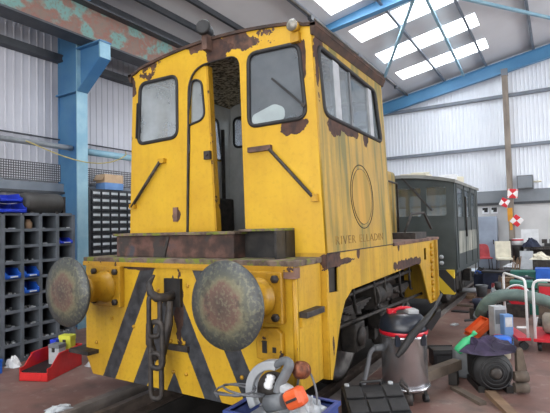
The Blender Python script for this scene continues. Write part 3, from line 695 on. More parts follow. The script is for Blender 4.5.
b = MB(); b.box((-HX,CY1,1.335),(HX+.03,4.36,1.375)); b.build('footplate', 'rusty_plate', L, bevel=.006)
b = MB(); b.box((-HX,4.33,.42),(HX,4.37,1.34)); b.build('rear_beam', 'frame_yellow', L)
# bonnet behind the cab
hd = rpoly([(-.60,1.375),(.60,1.375),(.60,2.40),(-.60,2.40)], [0,0,.08,.08])
plate('bonnet', hd, [], 1.98, lambda u,v,w: (u, 3.14+w, v), 'cab_side_yellow', L)
b = MB(); b.tube([(.66,4.02,1.4),(.66,4.02,2.2),(.66,2.3,2.25)], .016); b.build('bonnet_handrail', 'dark_iron', L)
b = MB(); b.box((.75,3.3,1.375),(1.1,3.9,1.46)); b.tube([(.9,3.5,1.46),(.95,3.7,1.72),(1.05,4.0,1.74),(1.1,4.2,1.5)], .018); b.build('sand_box', 'dark_iron', L)
# --- running gear
for y in (1.45, 3.05):
    for sx in (1, -1):
        b = MB(); b.lathe((sx*.69,y,.46),(sx,0,0),[(.0,-.03),(.49,-.03),(.49,.0),(.46,.01),(.455,.10),(.40,.11),(.385,.07),(.17,.06),(.15,.12),(.08,.14),(0,.14)],36)
        b.build('wheel', 'wheel_steel', L)
        b = MB(); b.cb((sx*.93,y,.47),(.16,.26,.28)); b.build('axle_box', 'underframe', L, bevel=.015)
        b = MB(); b.lathe((sx*1.01,y,.47),(sx,0,0),[(.1,0),(.09,.03),(.0,.04)],12); b.build('axle_cap', 'dark_iron', L)
        b = MB()
        for k in range(5): b.cb((sx*.93, y, .70+.022*k),(.09, .86-.15*(4-k), .018))
        b.build('leaf_spring', 'underframe', L)
        b = MB(); b.bar((sx*.93,y-.40,.78),(sx*.93,y-.40,1.05),.03,.05); b.bar((sx*.93,y+.40,.78),(sx*.93,y+.40,1.05),.03,.05); b.bar((sx*.93,y,.6),(sx*.93,y,.86),.1,.06); b.build('spring_hanger', 'underframe', L)
        b = MB(); b.prism([(y-.62,.2),(y-.52,.22),(y-.50,.72),(y-.60,.74)], 'x', sx*.72, sx*.80); b.build('brake_block', 'underframe', L)
    b = MB(); b.cyl((-.8,y,.46),(.8,y,.46),.07); b.build('axle', 'underframe', L)
for sx in (1, -1):
    b = MB(); b.box((sx*.60-.015,.46,.30),(sx*.60+.015,4.3,1.2)); b.build('main_frame', 'oily_black', L)
    b = MB()
    for k in range(9): b.box((sx*.64-.03,.75+.39*k,.5),(sx*.64+.10,.82+.39*k,1.28))
    b.build('frame_rib', 'underframe', L)
b = MB(); b.cyl((.88,2.05,.78),(.88,2.55,.78),.13); b.cyl((.88,2.0,.78),(.88,2.06,.78),.15); b.build('air_reservoir', 'underframe', L)
b = MB(); b.lathe((.90,2.2,.48),(0,1,0),[(.09,0),(.11,.05),(.11,.25),(.05,.3),(.03,.55)],12); b.build('brake_cylinder', 'underframe', L)
for k in range(6):
    y = .9+.48*k + random.uniform(-.1,.1)
    b = MB(); b.tube([(1.0,y,1.2),(1.0,y+.02,.85),(.98,y+.12,.7),(.95,y+.3,.62+.05*(k%2))], .016); b.build('brake_pipe', 'underframe', L)
b = MB(); b.tube([(1.0,.75,.66),(1.02,3.8,.58)], .02); b.tube([(.98,.7,.90),(.98,3.4,.94)], .025); b.build('pull_rod', 'underframe', L)
b = MB(); b.box((-.6,.1,.5),(.6,.45,1.2)); b.build('drag_box', 'oily_black', L)
# faded lettering and ring emblem on the cab side
ring = MB()
for (rr, th) in ((.30, .005), (.262, .004)):
    pts = [(HX+.016, 1.285+rr*.97*math.cos(2*math.pi*i/48), 1.855+rr*1.02*math.sin(2*math.pi*i/48)) for i in range(48)]
    ring.tube(pts, th, 4, True)
ring.build('ring_emblem', 'emblem_dark' if 'emblem_dark' in _M else 'dark_iron', L)
simple('emblem_orange', srgb(190, 146, 56), srgb(150, 124, 48), 9, .6, stretch=(1,1,.1))
simple('letter_faded', srgb(112, 88, 50), srgb(164, 128, 50), 16, .7)
plate('emblem_centre', [(1.285+.25*math.cos(2*math.pi*i/40), 1.855+.265*math.sin(2*math.pi*i/40)) for i in range(40)], [], .003, lambda u,v,w: (HX+.016+w, u, v), 'emblem_orange', L)
yc = .60
for ch in 'RIVER ELLADIN':
    if ch == ' ': yc += .07; continue
    me = text_mesh('letter', ch, .105, lambda x,y,z: (HX+.017+z, x*1.5, 1.42+y), align='LEFT')
    w0 = min(v.co.y for v in me.vertices); w1 = max(v.co.y for v in me.vertices)
    for v in me.vertices: v.co.y += yc - w0
    yc += w1-w0+.026; me.materials.append(MAT('letter_faded')); link('letter', me, L)
# the cab leans in slightly towards the roof
seen = set()
for o in list(L.children_recursive):
    if o.type != 'MESH' or o.data.name in seen: continue
    seen.add(o.data.name)
    if o.name.startswith(('buffer', 'bonnet', 'sand')): continue
    for v in o.data.vertices:
        if abs(v.co.x) > 1.07 and v.co.z > 1.40 and v.co.y < 2.4:
            v.co.x -= math.copysign(.04*(v.co.z-1.36), v.co.x)

# ================================================================== RAILCAR BEHIND
T = thing('railcar', 'small dark green railcar with pale roof behind the yellow locomotive', 'railcar', (0, 6.0, 0))
X0, X1, YL = -1.10, 1.11, 2.75
wE = [rpoly([(.62,1.72),(.98,1.72),(.98,2.27),(.62,2.27)], .04), rpoly([(-.45,1.72),(.52,1.72),(.52,2.27),(-.45,2.27)], .04), rpoly([(-.98,1.72),(-.55,1.72),(-.55,2.27),(-.98,2.27)], .04)]
ro = lambda x: 2.34 + .15*(1-((x-.015)/1.13)**2)
oe = [(X0,.72),(X1,.72)] + [(X1+(X0-X1)*i/14, ro(X1+(X0-X1)*i/14)) for i in range(15)]
for y in (0, YL):
    plate('end_panel', oe, wE, .05, lambda u,v,w: (u, y+w, v), 'green_coach', T)
    for p in wE: plate('end_pane', p, [], .006, lambda u,v,w: (u, y+w, v), 'glass_clear', T)
wS = [rpoly([(.22,1.70),(.88,1.70),(.88,2.25),(.22,2.25)], .04), rpoly([(1.02,1.70),(1.62,1.70),(1.62,2.24),(1.02,2.24)], .04), rpoly([(1.78,1.70),(2.3,1.70),(2.3,2.23),(1.78,2.23)], .04)]
for x in (X0, X1):
    plate('side_panel', [(0,.72),(YL,.72),(YL,2.35),(0,2.35)], wS, .04, lambda u,v,w: (x+w, u, v), 'green_coach', T)
    for p in wS: plate('side_pane', p, [], .006, lambda u,v,w: (x+w, u, v), 'glass_clear', T)
b = MB(); b.box((X1+.02,.15,1.0),(X1+.03,2.35,1.42)); b.build('faded_panel', 'coach_pale', T)
for y in (.12,.93,1.68,2.4):
    b = MB(); b.box((X1+.02,y,.75),(X1+.035,y+.04,2.33)); b.build('side_moulding', 'green_coach', T)
b = MB(); b.tube([(X1+.05,.95,1.3),(X1+.05,.95,2.1)], .015); b.build('grab_rail', 'dark_iron', T)
b = MB(); NR2 = 16; vs = []; fs = []
for y in (-.08, YL+.08):
    for i in range(NR2+1):
        x = X0-.05+(X1-X0+.1)*i/NR2; vs.append((x,y,ro(x)+.04))
    for i in range(NR2+1):
        x = X0-.05+(X1-X0+.1)*i/NR2; vs.append((x,y,ro(x)-.02))
n = NR2+1
for i in range(NR2): fs += [(i,i+1,2*n+i+1,2*n+i),(n+i,3*n+i,3*n+i+1,n+i+1),(i,n+i,n+i+1,i+1),(2*n+i,2*n+i+1,3*n+i+1,3*n+i)]
fs += [(0,2*n,3*n,n),(NR2,n+NR2,3*n+NR2,2*n+NR2)]
b.add(vs, fs); b.build('roof', 'coach_roof', T)
b = MB(); b.box((X0,0,.66),(X1,YL,.74)); b.build('floor_frame', 'green_coach', T)
b = MB(); b.box((X0+.05,-.12,.28),(X1-.03,-.02,.72)); b.build('buffer_beam', 'coach_chevron', T)
b = MB(); b.box((X0+.3,.2,.3),(X1-.3,YL-.2,.66)); b.build('underframe', 'oily_black', T)
for y in (.7, 2.3):
    for x in (-.75, .75):
        b = MB(); b.lathe((x,y,.36),(math.copysign(1,x),0,0),[(0,-.05),(.39,-.05),(.39,-.02),(.36,0),(.36,.06),(.3,.07),(.28,.03),(.1,.03),(.09,.1),(0,.1)],24); b.build('wheel', 'wheel_steel', T)
        b = MB(); b.cb((x*1.22,y,.4),(.14,.24,.26)); b.build('axle_box', 'underframe', T)
b = MB(); b.bar((.16,-.06,2.50),(.72,-.05,1.82),.02,.03); b.build('wiper_arm', 'dark_iron', T)
b = MB(); b.lathe((.86,-.03,.95),(0,-1,0),[(.04,0),(.04,.02),(0,.02)],10); b.lathe((.86,-.03,.84),(0,-1,0),[(.04,0),(.04,.02),(0,.02)],10); b.build('socket', 'light_grey', T)
b = MB(); b.box((-.9,1.4,.74),(.2,2.2,1.5)); b.build('engine_cover', 'oily_black', T)
# odds and ends lying on the railcar roof
for k, (x, y, s, m, nm, lab) in enumerate(((.35,.35,(.5,.5,.05),'cream','roof_sheet_board','cream board lying on the railcar roof near its front'),
        (.80,1.05,(.35,.4,.10),'white_paint','white_carton','white carton on the railcar roof edge'),
        (.78,1.85,(.32,.35,.12),'cream','cream_carton','cream carton further back on the railcar roof'))):
    b = MB(); b.cb((0,0,s[2]/2), s, Matrix.Rotation(.3*k, 3, 'Z')); b.cb((.05,.02,s[2]+.012),(s[0]*.7,s[1]*.7,.02), Matrix.Rotation(.5+k, 3, 'Z'))
    tag(b.build(nm, m, None, (x, 6.0+y, ro(x)+.045-.01), bevel=.006), lab, 'board' if k == 0 else 'carton')

# ================================================================== LEFT SIDE GOODS
RX, RY0, PIT, ROW = -2.97, -.42, .237, .2
NCOL, NROW = 6, 9
T = thing('pigeonhole_rack', 'grey steel pigeonhole rack standing along the left wall', 'rack', (RX, RY0, 0))
D = .36
for i in range(NCOL+1):
    b = MB(); b.box((-D,i*PIT-.012,0),(0,i*PIT+.012,1.82)); b.box((-.01,i*PIT-.022,0),(.006,i*PIT+.022,1.82)); b.build('upright', 'rack_grey', T)
for j in range(NROW+1):
    z = .02+j*ROW - (.0 if j else 0)
    for i in range(NCOL):
        b = MB(); b.box((-D,i*PIT+.012,z-.006),(0,(i+1)*PIT-.012,z+.006)); b.box((-.01,i*PIT+.022,z-.014),(.004,(i+1)*PIT-.022,z+.022)); b.build('shelf', 'rack_grey', T)
b = MB(); b.box((-D-.012,-.012,0),(-D,NCOL*PIT+.012,1.84)); b.build('back_panel', 'rack_back', T)
# stacking bin (open low front at -y end)
def bin_mesh(w, l, h, cut=.55, lip=.35, t=.012):
    m = MB()
    m.box((-w/2,0,0),(w/2,l,t)); m.box((-w/2,l-t,0),(w/2,l,h)); m.box((-w/2,0,0),(w/2,t,h*lip))
    for s in (-1, 1):
        x0 = s*w/2; x1 = s*(w/2-t); a, c = min(x0,x1), max(x0,x1)
        m.prism([(0,0),(l,0),(l,h),(l*.32,h),(l*.10,h*cut),(0,h*cut)], 'x', a, c)
    m.box((-w/2-.008,l*.30,h-.02),(-w/2,l,h)); m.box((w/2,l*.30,h-.02),(w/2+.008,l,h)); m.box((-w/2,l,h-.02),(w/2,l+.008,h))
    m.box((-w*.3,-.008,h*.10),(w*.3,0,h*lip*.8))
    return m
def bin_thing(name, label, m, dims, loc, rz, card=True, group=None):
    T_ = thing(name, label, 'bin', loc, rz, group); bin_mesh(*dims).build('tray', m, T_, bevel=.003)
    if card:
        b = MB(); b.box((-dims[0]*.25,-.011,dims[2]*.14),(dims[0]*.25,-.008,dims[2]*.26)); b.build('label_card', 'card_label', T_)
    return T_
def cell(i, j): return (RX, RY0+(i+.5)*PIT, .02+j*ROW+.008)
binlabs = {(3,5):'blue open bin in the pigeonhole rack with a white card', (3,4):None}
for (i, j, m, lab) in ((2,5,'bin_blue','blue open bin in second lit column of the rack'), (3,5,'bin_blue','blue bin with coloured oddments in the pigeonhole rack'), (3,4,'bin_blue','lower blue bin in the pigeonhole rack below the others'), (5,7,'bin_royal','small blue bin in the rack near the blue stanchion')):
    c = cell(i, j); dz = .125 if j != 7 else .08
    bin_thing('small_parts_bin', lab, m, (.18,.28,dz), (c[0]+.03, c[1], c[2]+.002), R(90), group='blue bins in the rack')
# handfuls of bolts and nuts in the cells: nobody could count them
b = MB()
for i in range(2, 6):
    for j in range(0, 9):
        if (i, j) in ((2,5),(3,5),(3,4),(5,7)) : continue
        c = cell(i, j); n_ = random.choice((0, 3, 6, 9, 12))
        for k in range(n_):
            x = c[0]-random.uniform(.03,.2); y = c[1]+random.uniform(-.08,.08); h = random.uniform(.010,.03)
            b.cb((x,y,c[2]+h/2),(random.uniform(.012,.05),random.uniform(.012,.05),h), Matrix.Rotation(random.uniform(0,3), 3, 'Z'))
tag(b.build('loose_bolts', 'light_grey'), 'loose bolts and nuts scattered inside the rack cells', 'bolts', kind='stuff')
# goods on top of the rack
T = thing('air_tank', 'dark grey cylindrical tank lying on top of the pigeonhole rack', 'tank', (RX-.17, .36, 1.835+.14))
b = MB(); b.lathe((0,0,0),(0,1,0),[(0,-.005),(.08,.0),(.13,.03),(.14,.06),(.14,.5),(.13,.53),(.08,.56),(0,.565)],24); b.build('shell', 'tank_grey', T)
b = MB(); b.box((-.1,.56,-.135),(.06,.60,.10)); b.cyl((0,.56,0),(0,.62,0),.03); b.build('end_fitting', 'dark_iron', T)
b = MB(); b.box((-.1,.08,-.14),(.1,.12,-.11)); b.box((-.1,.42,-.14),(.1,.46,-.11)); b.build('saddle', 'dark_iron', T)
b = MB(); b.lathe((0,0,0),(0,0,1),[(.04,0),(.05,.02),(.05,.09),(.03,.11),(.03,.13),(0,.13)],14); tag(b.build('brass_pot', 'wood', None, (cell(3,8)[0]-.08, cell(3,8)[1], cell(3,8)[2]+.002)), 'small brownish pot in the top row of the rack', 'pot')
bin_thing('royal_blue_bin', 'royal blue bin lying under another atop the rack', 'bin_royal', (.34,.36,.13), (RX+.02, .17, 1.838), R(90), False, 'royal blue bins on the rack')
bin_thing('royal_blue_bin', 'royal blue bin stacked uppermost atop the rack', 'bin_royal', (.28,.34,.11), (RX+.02, .15, 1.972), R(90), False, 'royal blue bins on the rack')
# small drawer cabinet on the wall shelf
T = thing('drawer_cabinet', 'dark cabinet of many small drawers beside the blue stanchion', 'cabinet', (-4.0, 2.05, 1.15))
b = MB(); b.box((-.3,-.03,0),(-.02,.97,1.17)); b.build('case', 'drawer_dark', T)
b = MB(); b.box((-.3,-.055,-.0),(.012,-.03,1.19)); b.build('side_panel', 'drawer_dark', T)
dm = MB(); dm.box((-.02,.006,.012),(.012,.172,.112)); dm = dm.mesh('drawer'); dm.materials.append(MAT('drawer_dark'))
lm_ = MB(); lm_.box((.012,.02,.050),(.016,.158,.090)); lm_ = lm_.mesh('label_card'); lm_.materials.append(MAT('card_label'))
pm_ = MB(); pm_.box((.012,.06,.022),(.026,.12,.034)); pm_ = pm_.mesh('pull'); pm_.materials.append(MAT('rubber'))
for i in range(5):
    for j in range(9):
        o = link('drawer', dm, T, (0, .01+.187*i, .02+.126*j)); link('label_card', lm_, o); link('pull', pm_, o)
T = thing('cabinet_stand', 'dark steel stand carrying the small drawer cabinet', 'stand', (-4.15, 2.5, 0))
for (x, y) in ((-.12,-.45),(.12,-.45),(-.12,.45),(.12,.45)):
    b = MB(); b.box((x-.02,y-.02,0),(x+.02,y+.02,1.12)); b.build('leg', 'girt_dark', T)
b = MB(); b.box((-.16,-.5,1.11),(.16,.5,1.148)); b.build('top', 'girt_dark', T)
b = MB(); b.box((-.14,-.48,.3),(.14,.48,.33)); b.build('shelf', 'girt_dark', T)
T = thing('cardboard_box', 'open cardboard box with blue lower half on the drawer cabinet', 'box', (-4.10, 2.52, 2.322))
b = MB(); b.box((-.13,-.2,.12),(.11,.2,.27)); b.build('carton', 'cardboard', T)
b = MB(); b.box((-.13,-.2,0),(.112,.2,.12)); b.build('printed_base', 'box_blue', T)
b = MB(); b.add([(-.13,-.2,.27),(.11,-.2,.27),(.11,-.26,.16),(-.13,-.26,.16),(-.13,-.2,.265),(.11,-.2,.265),(.11,-.255,.155),(-.13,-.255,.155)],[(0,1,2,3),(7,6,5,4),(0,4,5,1),(1,5,6,2),(2,6,7,3),(3,7,4,0)]); b.build('flap', 'cardboard', T)
# red bin on the floor with little boxes in it
T = bin_thing('red_storage_bin', 'long red plastic bin on the floor below the rack', 'bin_red', (.34,.62,.25), (-2.10,-.08,.001), R(22), False)
b = MB(); b.box((-.155,.02,.012),(.155,.60,.10)); b.build('dark_contents', 'oily_black', T)
def small_box(loc, rz, d, m1, m2, lab, nm='parts_box'):
    T_ = thing(nm, lab, 'box', loc, rz); b_ = MB(); b_.box((-d[0]/2,-d[1]/2,0),(d[0]/2,d[1]/2,d[2]*.8)); b_.build('body', m1, T_, bevel=.005)
    b_ = MB(); b_.box((-d[0]/2-.004,-d[1]/2-.004,d[2]*.8),(d[0]/2+.004,d[1]/2+.004,d[2])); b_.build('lid', m2, T_, bevel=.004)
    b_ = MB(); b_.box((-d[0]*.12,-d[1]/2-.012,d[2]*.62),(d[0]*.12,-d[1]/2-.002,d[2]*.84)); b_.build('catch', 'dark_iron', T_)
small_box((-2.17,.24,.102), R(15), (.14,.11,.22), 'light_grey', 'mid_grey', 'grey lidded box standing in the red floor bin')
small_box((-2.22,.40,.102), R(20), (.15,.10,.28), 'yellow_plastic', 'yellow_plastic', 'yellow topped box behind the grey box in the red bin')
small_box((-2.31,.32,.102), R(15), (.08,.10,.24), 'bin_royal', 'bin_royal', 'blue little box at the left of the red bin')
def rag(name, label, m, loc, r, h, seed, rz=0):
    rnd = random.Random(seed); mb = MB(); N = 14; Rg = 5; vs = [(0,0,h)]; fs = []
    for j in range(1, Rg+1):
        for i in range(N):
            a = 2*math.pi*i/N; rr = r*j/Rg*(1+rnd.uniform(-.28,.28)); vs.append((rr*math.cos(a)*1.3, rr*math.sin(a), max(.002, h*(1-(j/Rg)**1.5)+rnd.uniform(-.25,.25)*h) if j < Rg else .002))
    for i in range(N): fs.append((0, 1+i, 1+(i+1)%N))
    for j in range(Rg-1):
        for i in range(N): fs.append((1+j*N+i, 1+(j+1)*N+i, 1+(j+1)*N+(i+1)%N, 1+j*N+(i+1)%N))
    fs.append(tuple(1+(Rg-1)*N+i for i in range(N))[::-1])
    mb.add(vs, fs); return tag(mb.build(name, m, None, loc, rz), label, 'rag' if 'rag' in label else 'sheet')
rag('crumpled_polythene', 'crumpled clear polythene sheet on the floor before the buffer beam', 'polythene', (-1.12,-.42,.0), .10, .04, 3, 1.0)
rag('white_rag', 'white rag hanging at the foot of the pigeonhole rack', 'white_paint', (-2.86,.12,.0), .07, .12, 5, .3)
rag('grey_rag', 'grey rag lying on the floor behind the red bin', 'light_grey', (-2.02,.60,.0), .08, .06, 8, .3)
small_box((-2.80,-.20,0), R(10), (.22,.2,.16), 'bright_blue', 'bright_blue', 'blue tub on the floor at the foot of the rack', 'blue_tub')

# ================================================================== FOREGROUND RIGHT
T = thing('workshop_vacuum', 'chrome wet and dry vacuum cleaner with red trim beside the locomotive', 'vacuum cleaner', (1.48, 1.32, 0), R(36))
b = MB(); b.lathe((0,0,.09),(0,0,1),[(.19,0),(.205,.02),(.205,.46),(.21,.47),(.21,.49)],32); b.build('canister', 'chrome', T)
b = MB(); b.lathe((0,0,.58),(0,0,1),[(.212,0),(.219,.008),(.219,.032),(.20,.06)],32); b.build('red_band', 'red_gloss', T)
b = MB(); b.lathe((0,0,.64),(0,0,1),[(.215,-.03),(.222,.0),(.20,.07),(.155,.115),(.12,.125),(0,.125)],32); b.build('motor_head', 'vac_head', T)
b = MB(); b.tube([(-.12,-.02,.745),(-.09,-.02,.79),(-.03,0,.805),(.04,0,.805),(.09,.02,.79),(.12,.02,.745)], .016, 8); b.box((-.14,-.03,.755),(-.07,.03,.80)); b.build('carry_handle', 'red_gloss', T)
b = MB(); b.box((.02,-.1,.76),(.12,.02,.80)); b.build('switch_cover', 'light_grey', T, bevel=.01)
b = MB(); b.tube([(.21*math.cos(a*math.pi/12), .21*math.sin(a*math.pi/12), .12) for a in range(24)], .018, 8, True); b.build('base_bumper', 'chrome', T)
for a in range(4):
    b = MB(); x, y = .2*math.cos(a*math.pi/2+.7), .2*math.sin(a*math.pi/2+.7); b.cyl((x-.02,y,.035),(x+.02,y,.035),.035); b.box((x-.012,y-.012,.03),(x+.012,y+.012,.10)); b.build('castor', 'rubber', T)
for a in (-.6, .6):
    b = MB(); b.box((.205*math.cos(a-1.57)-.02,.205*math.sin(a-1.57)-.02,.50),(.205*math.cos(a-1.57)+.02,.205*math.sin(a-1.57)+.02,.60)); b.build('clip', 'vac_head', T)
b = MB(); b.cyl((-.20,-.02,.46),(-.29,-.04,.46),.035,14,.03); b.build('inlet', 'mid_grey', T)
b = MB(); b.tube(sm([(-.28,-.04,.46),(-.33,-.06,.43),(-.37,-.10,.33),(-.42,-.16,.22),(-.46,-.22,.12),(-.46,-.30,.04),(-.38,-.34,.025)]), .021, 10); b.build('suction_hose', 'cable_grey', T)
b = MB(); b.tube(sm([(-.16,-.27,.44),(-.10,-.27,.51),(-.01,-.25,.61),(.09,-.23,.70),(.17,-.19,.76),(.28,-.08,.82),(.42,.10,.90)]), smr([.018,.032,.034,.030,.022,.014,.013]), 10); b.build('crevice_wand', 'rubber', T)
b = MB(); b.prism([(.15,.66),(.26,.79),(.30,.80),(.29,.74),(.20,.62)], 'y', -.16, -.10); b.build('floor_nozzle', 'black_plastic', T)
# black organiser case
T = thing('tool_case', 'black plastic tool case lying open faced at the bottom of the picture', 'tool case', (1.55, .40, 0), R(36.6))
b = MB(); b.prism([(-.21,0),(.21,0),(.21,.33),(-.21,.13)], 'x', -.235, .235); b.build('body', 'black_plastic', T, bevel=.012)
rs = Matrix.Rotation(math.atan2(.20,.42), 3, 'X')
def on_lid(y): return .13 + (y+.21)*.20/.42
for (x0, x1) in ((-.222,-.085),(-.072,.072),(.085,.222)):
    for (y0, y1) in ((-.2,-.07),(-.06,.06),(.07,.18)):
        if x0 == -.072 and y1 == .18: y1 = .12
        yc = (y0+y1)/2; b = MB(); b.cb(((x0+x1)/2, yc, on_lid(yc)+.008), (x1-x0, y1-y0, .02), rs); b.build('lid_panel', 'rubber', T, bevel=.008)
for x in (-.19,.16):
    b = MB(); b.cyl((x,.195,.325),(x,.195,.342),.02); b.build('stud', 'light_grey', T)
b = MB(); b.tube([(-.08,.2,.32),(-.08,.2,.35),(.08,.2,.35),(.08,.2,.32)], .012); b.build('handle', 'black_plastic', T)
# blue crate with the circular saw
T = thing('blue_crate', 'blue plastic crate in front of the buffer beam holding a saw', 'crate', (1.14, -.29, 0))
for nm, a, c in (('base', (-.29,-.24,0), (.29,.24,.015)), ('wall', (-.29,-.24,0), (-.275,.24,.39)), ('wall', (.275,-.24,0), (.29,.24,.39)), ('wall', (-.275,-.24,0), (.275,-.225,.39)), ('wall', (-.275,.225,0), (.275,.24,.39))):
    b = MB(); b.box(a, c); b.build(nm, 'crate_blue', T)
b = MB(); 
for a, c in (((-.305,-.255,.37),(-.275,.255,.40)), ((.275,-.255,.37),(.305,.255,.40)), ((-.275,-.255,.37),(.275,-.225,.40)), ((-.275,.225,.37),(.275,.255,.40))): b.box(a, c)
b.build('rim', 'crate_blue', T, bevel=.004)
b = MB(); b.box((-.27,-.22,.015),(.27,.22,.30)); b.build('packed_contents', 'polythene', T)
simple('copper', srgb(140, 84, 58), srgb(84, 52, 40), 30, .5, .5)
SO = Vector((1.06, -.27, .305))
T = thing('circular_saw', 'orange and grey circular saw lying in the blue crate', 'saw', tuple(SO))
arc = lambda r, a0, a1, n_: [(r*math.cos(a0+(a1-a0)*i/n_), r*math.sin(a0+(a1-a0)*i/n_)) for i in range(n_+1)]
def W(*p): return tuple(Vector(p) - SO)
gp = arc(.225, R(82), R(213), 20) + arc(.165, R(213), R(82), 20)
b = MB(); b.prism([(u+.02, v+.155) for u, v in gp], 'y', -.05, .03); b.build('blade_guard', 'light_grey', T, bevel=.010)
b = MB(); b.prism([(u+.02, v+.155) for u, v in arc(.15, R(60), R(240), 20)], 'y', -.01, -.006); b.build('blade', 'wheel_steel', T)
b = MB(); b.tube(sm([W(1.10,-.30,.66), W(1.17,-.31,.70), W(1.215,-.32,.685), W(1.19,-.33,.62), W(1.15,-.34,.55), W(1.14,-.35,.50)]), smr([.022,.028,.034,.034,.032,.03]), 10); b.build('main_handle', 'mid_grey', T)
b = MB(); b.lathe(W(1.26,-.19,.62), (-.1,-1,.25), [(.03,-.02),(.05,0),(.05,.02),(.058,.02),(.058,.04),(.048,.045),(.058,.05),(.058,.07),(.045,.075),(.03,.11),(0,.11)], 16); b.build('armature', 'copper', T)
b = MB(); b.cyl(W(1.07,-.36,.42), W(1.21,-.38,.47), .055, 16, .05); b.build('motor_barrel', 'mid_grey', T)
b = MB(); b.cb(W(1.285,-.37,.50), (.14,.10,.12), Matrix.Rotation(R(-28), 3, 'Y')); b.build('motor_cover', 'orange_plastic', T, bevel=.03)
b = MB(); b.cb(W(1.285,-.425,.50), (.08,.02,.015), Matrix.Rotation(R(-28), 3, 'Y')); b.build('cooling_slot', 'rubber', T)
b = MB(); b.lathe(W(1.06,-.34,.52), (.35,0,1), [(.03,0),(.034,.02),(.026,.03),(.034,.05),(.026,.06),(.032,.08),(0,.09)], 12); b.build('depth_knob', 'white_paint', T)
b = MB(); b.cb(W(1.18,-.33,.53), (.12,.07,.07), Matrix.Rotation(R(20), 3, 'Y')); b.build('gear_case', 'light_grey', T, bevel=.02)
b = MB(); pts = []
for i in range(60):
    a = i/59*math.pi*5.2; rr = .12+.03*math.sin(i*.37)
    pts.append((-.10+rr*1.4*math.cos(a), -.02+rr*.8*math.sin(a), .03+.10*abs(math.sin(a*.37))))
b.tube(pts, .008, 6); tag(b.build('coiled_cable', 'cable_grey', None, (.93, -.33, .36)), 'grey flex coiled on the left of the blue crate', 'cable')
b = MB(); b.tube(sm([(0,0,.1),(.03,.0,.24),(.08,-.02,.30),(.13,-.02,.26),(.17,-.03,.16),(.18,-.05,.05),(.14,-.08,.0)]), .008, 6); tag(b.build('looped_cable', 'cable_grey', None, (1.17, -.16, .33)), 'grey flex looping up from the right of the saw', 'cable')
rag('polythene_wrap', 'crumpled polythene sheet around the tools in the crate', 'polythene', (1.30, -.20, .302), .11, .15, 12)
# timber trestle with clamp
T = thing('timber_baulk', 'weathered timber baulk propped behind the black tool case', 'timber', (1.66, 1.45, 0))
b = MB(); b.bar((-.13,-.25,.17),(.16,.52,.17),.09,.09); b.build('baulk', 'wood_dark', T)
for a_, c_ in (((-.16,-.30,0),(-.08,-.22,.125)), ((.10,.36,0),(.18,.46,.125))):
    b = MB(); b.box(a_, c_); b.build('prop', 'oily_black', T)
b = MB(); b.tube([(-.18,-.28,.10),(-.19,-.32,.16),(-.15,-.36,.18),(-.10,-.34,.14),(-.08,-.32,.05)], .014); b.cyl((-.13,-.34,.05),(-.07,-.31,.05),.05); b.build('castor', 'dark_iron', T)
T = thing('black_crate', 'black plastic box on the floor behind the vacuum cleaner', 'box', (1.58, 2.45, 0), R(30))
b = MB(); b.box((-.13,-.1,0),(.13,.1,.18)); b.build('body', 'black_plastic', T, bevel=.006)
b = MB(); b.box((-.14,-.11,.15),(.14,-.10,.19)); b.box((-.14,.10,.15),(.14,.11,.19)); b.box((-.10,-.106,.03),(.10,-.1,.12)); b.build('rib', 'rubber', T)

# compressor drum under a dark cloth
T = thing('portable_compressor', 'dark drum shaped machine on the floor with cloth over it', 'machine', (2.12, 1.93, 0), R(25))
b = MB(); b.box((-.17,-.12,.06),(.15,.18,.32)); b.build('crankcase', 'rubber', T, bevel=.05)
b = MB(); b.lathe((-.02,-.20,.20),(0,1,0),[(0,-.02),(.10,0),(.17,.03),(.18,.06),(.17,.12),(0,.13)],22); b.build('fan_cover', 'rubber', T)
b = MB(); b.lathe((-.02,-.22,.20),(0,-1,0),[(.05,0),(.05,.02),(.03,.03),(0,.03)],14); b.build('hub', 'dark_iron', T)
for k in range(3):
    b = MB(); b.tube([(-.02+(.07+.035*k)*math.cos(a/12*math.pi), -.225, .20+(.07+.035*k)*math.sin(a/12*math.pi)) for a in range(24)], .006, 6, True); b.build('guard_ring', 'rubber', T)
for x in (-.13,.12):
    b = MB(); b.box((x-.03,-.16,0),(x+.03,.2,.06)); b.build('skid', 'oily_black', T)
b = MB(); b.prism([(.20,.02),(.25,.0),(.29,.16),(.25,.40),(.20,.38)], 'y', -.14, -.08); b.build('side_frame', 'wood_dark', T)
for z_ in (.06,.16):
    b = MB(); b.cyl((.15,-.18,z_),(.27,-.18,z_),.045); b.build('cylinder', 'wood_dark', T)
b = MB(); b.lathe((.03,.05,.30),(0,0,1),[(.09,0),(.09,.05),(.05,.07),(0,.07)],16); b.build('air_filter', 'dark_iron', T)
rag('dark_cloth', 'dark purple cloth draped as a rag over the drum machine', 'purple_cloth', (2.10, 1.90, .36), .20, .13, 21, .4)
b = MB(); b.lathe((0,0,0),(0,0,1),[(.045,0),(.055,.02),(.055,.13),(.03,.17),(.02,.20),(.02,.22),(.028,.22),(.028,.25),(0,.25)],14)
o = b.build('green_bottle', 'green_plastic', None, (1.85, 1.82, .33)); o.rotation_euler = (R(-8), R(42), R(10)); o.scale = (.8,.8,1.05); tag(o, 'bright green plastic bottle leaning on the drum machine', 'bottle')
T = thing('grey_lump_tool', 'grey engine fitting tucked left of the drum machine', 'fitting', (1.86, 2.15, 0))
b = MB(); b.box((-.11,-.1,0),(.11,.1,.30)); b.build('body', 'mid_grey', T, bevel=.04); b = MB(); b.cyl((0,0,.30),(.05,-.05,.36),.05); b.build('spout', 'light_grey', T)
T = thing('plank', 'bare wooden plank on the floor beside the drum machine', 'plank', (2.30, 1.45, .0))
b = MB(); b.bar((-.16,.26,.02),(.17,-.42,.02),.09,.04); b.build('board', 'wood', T)
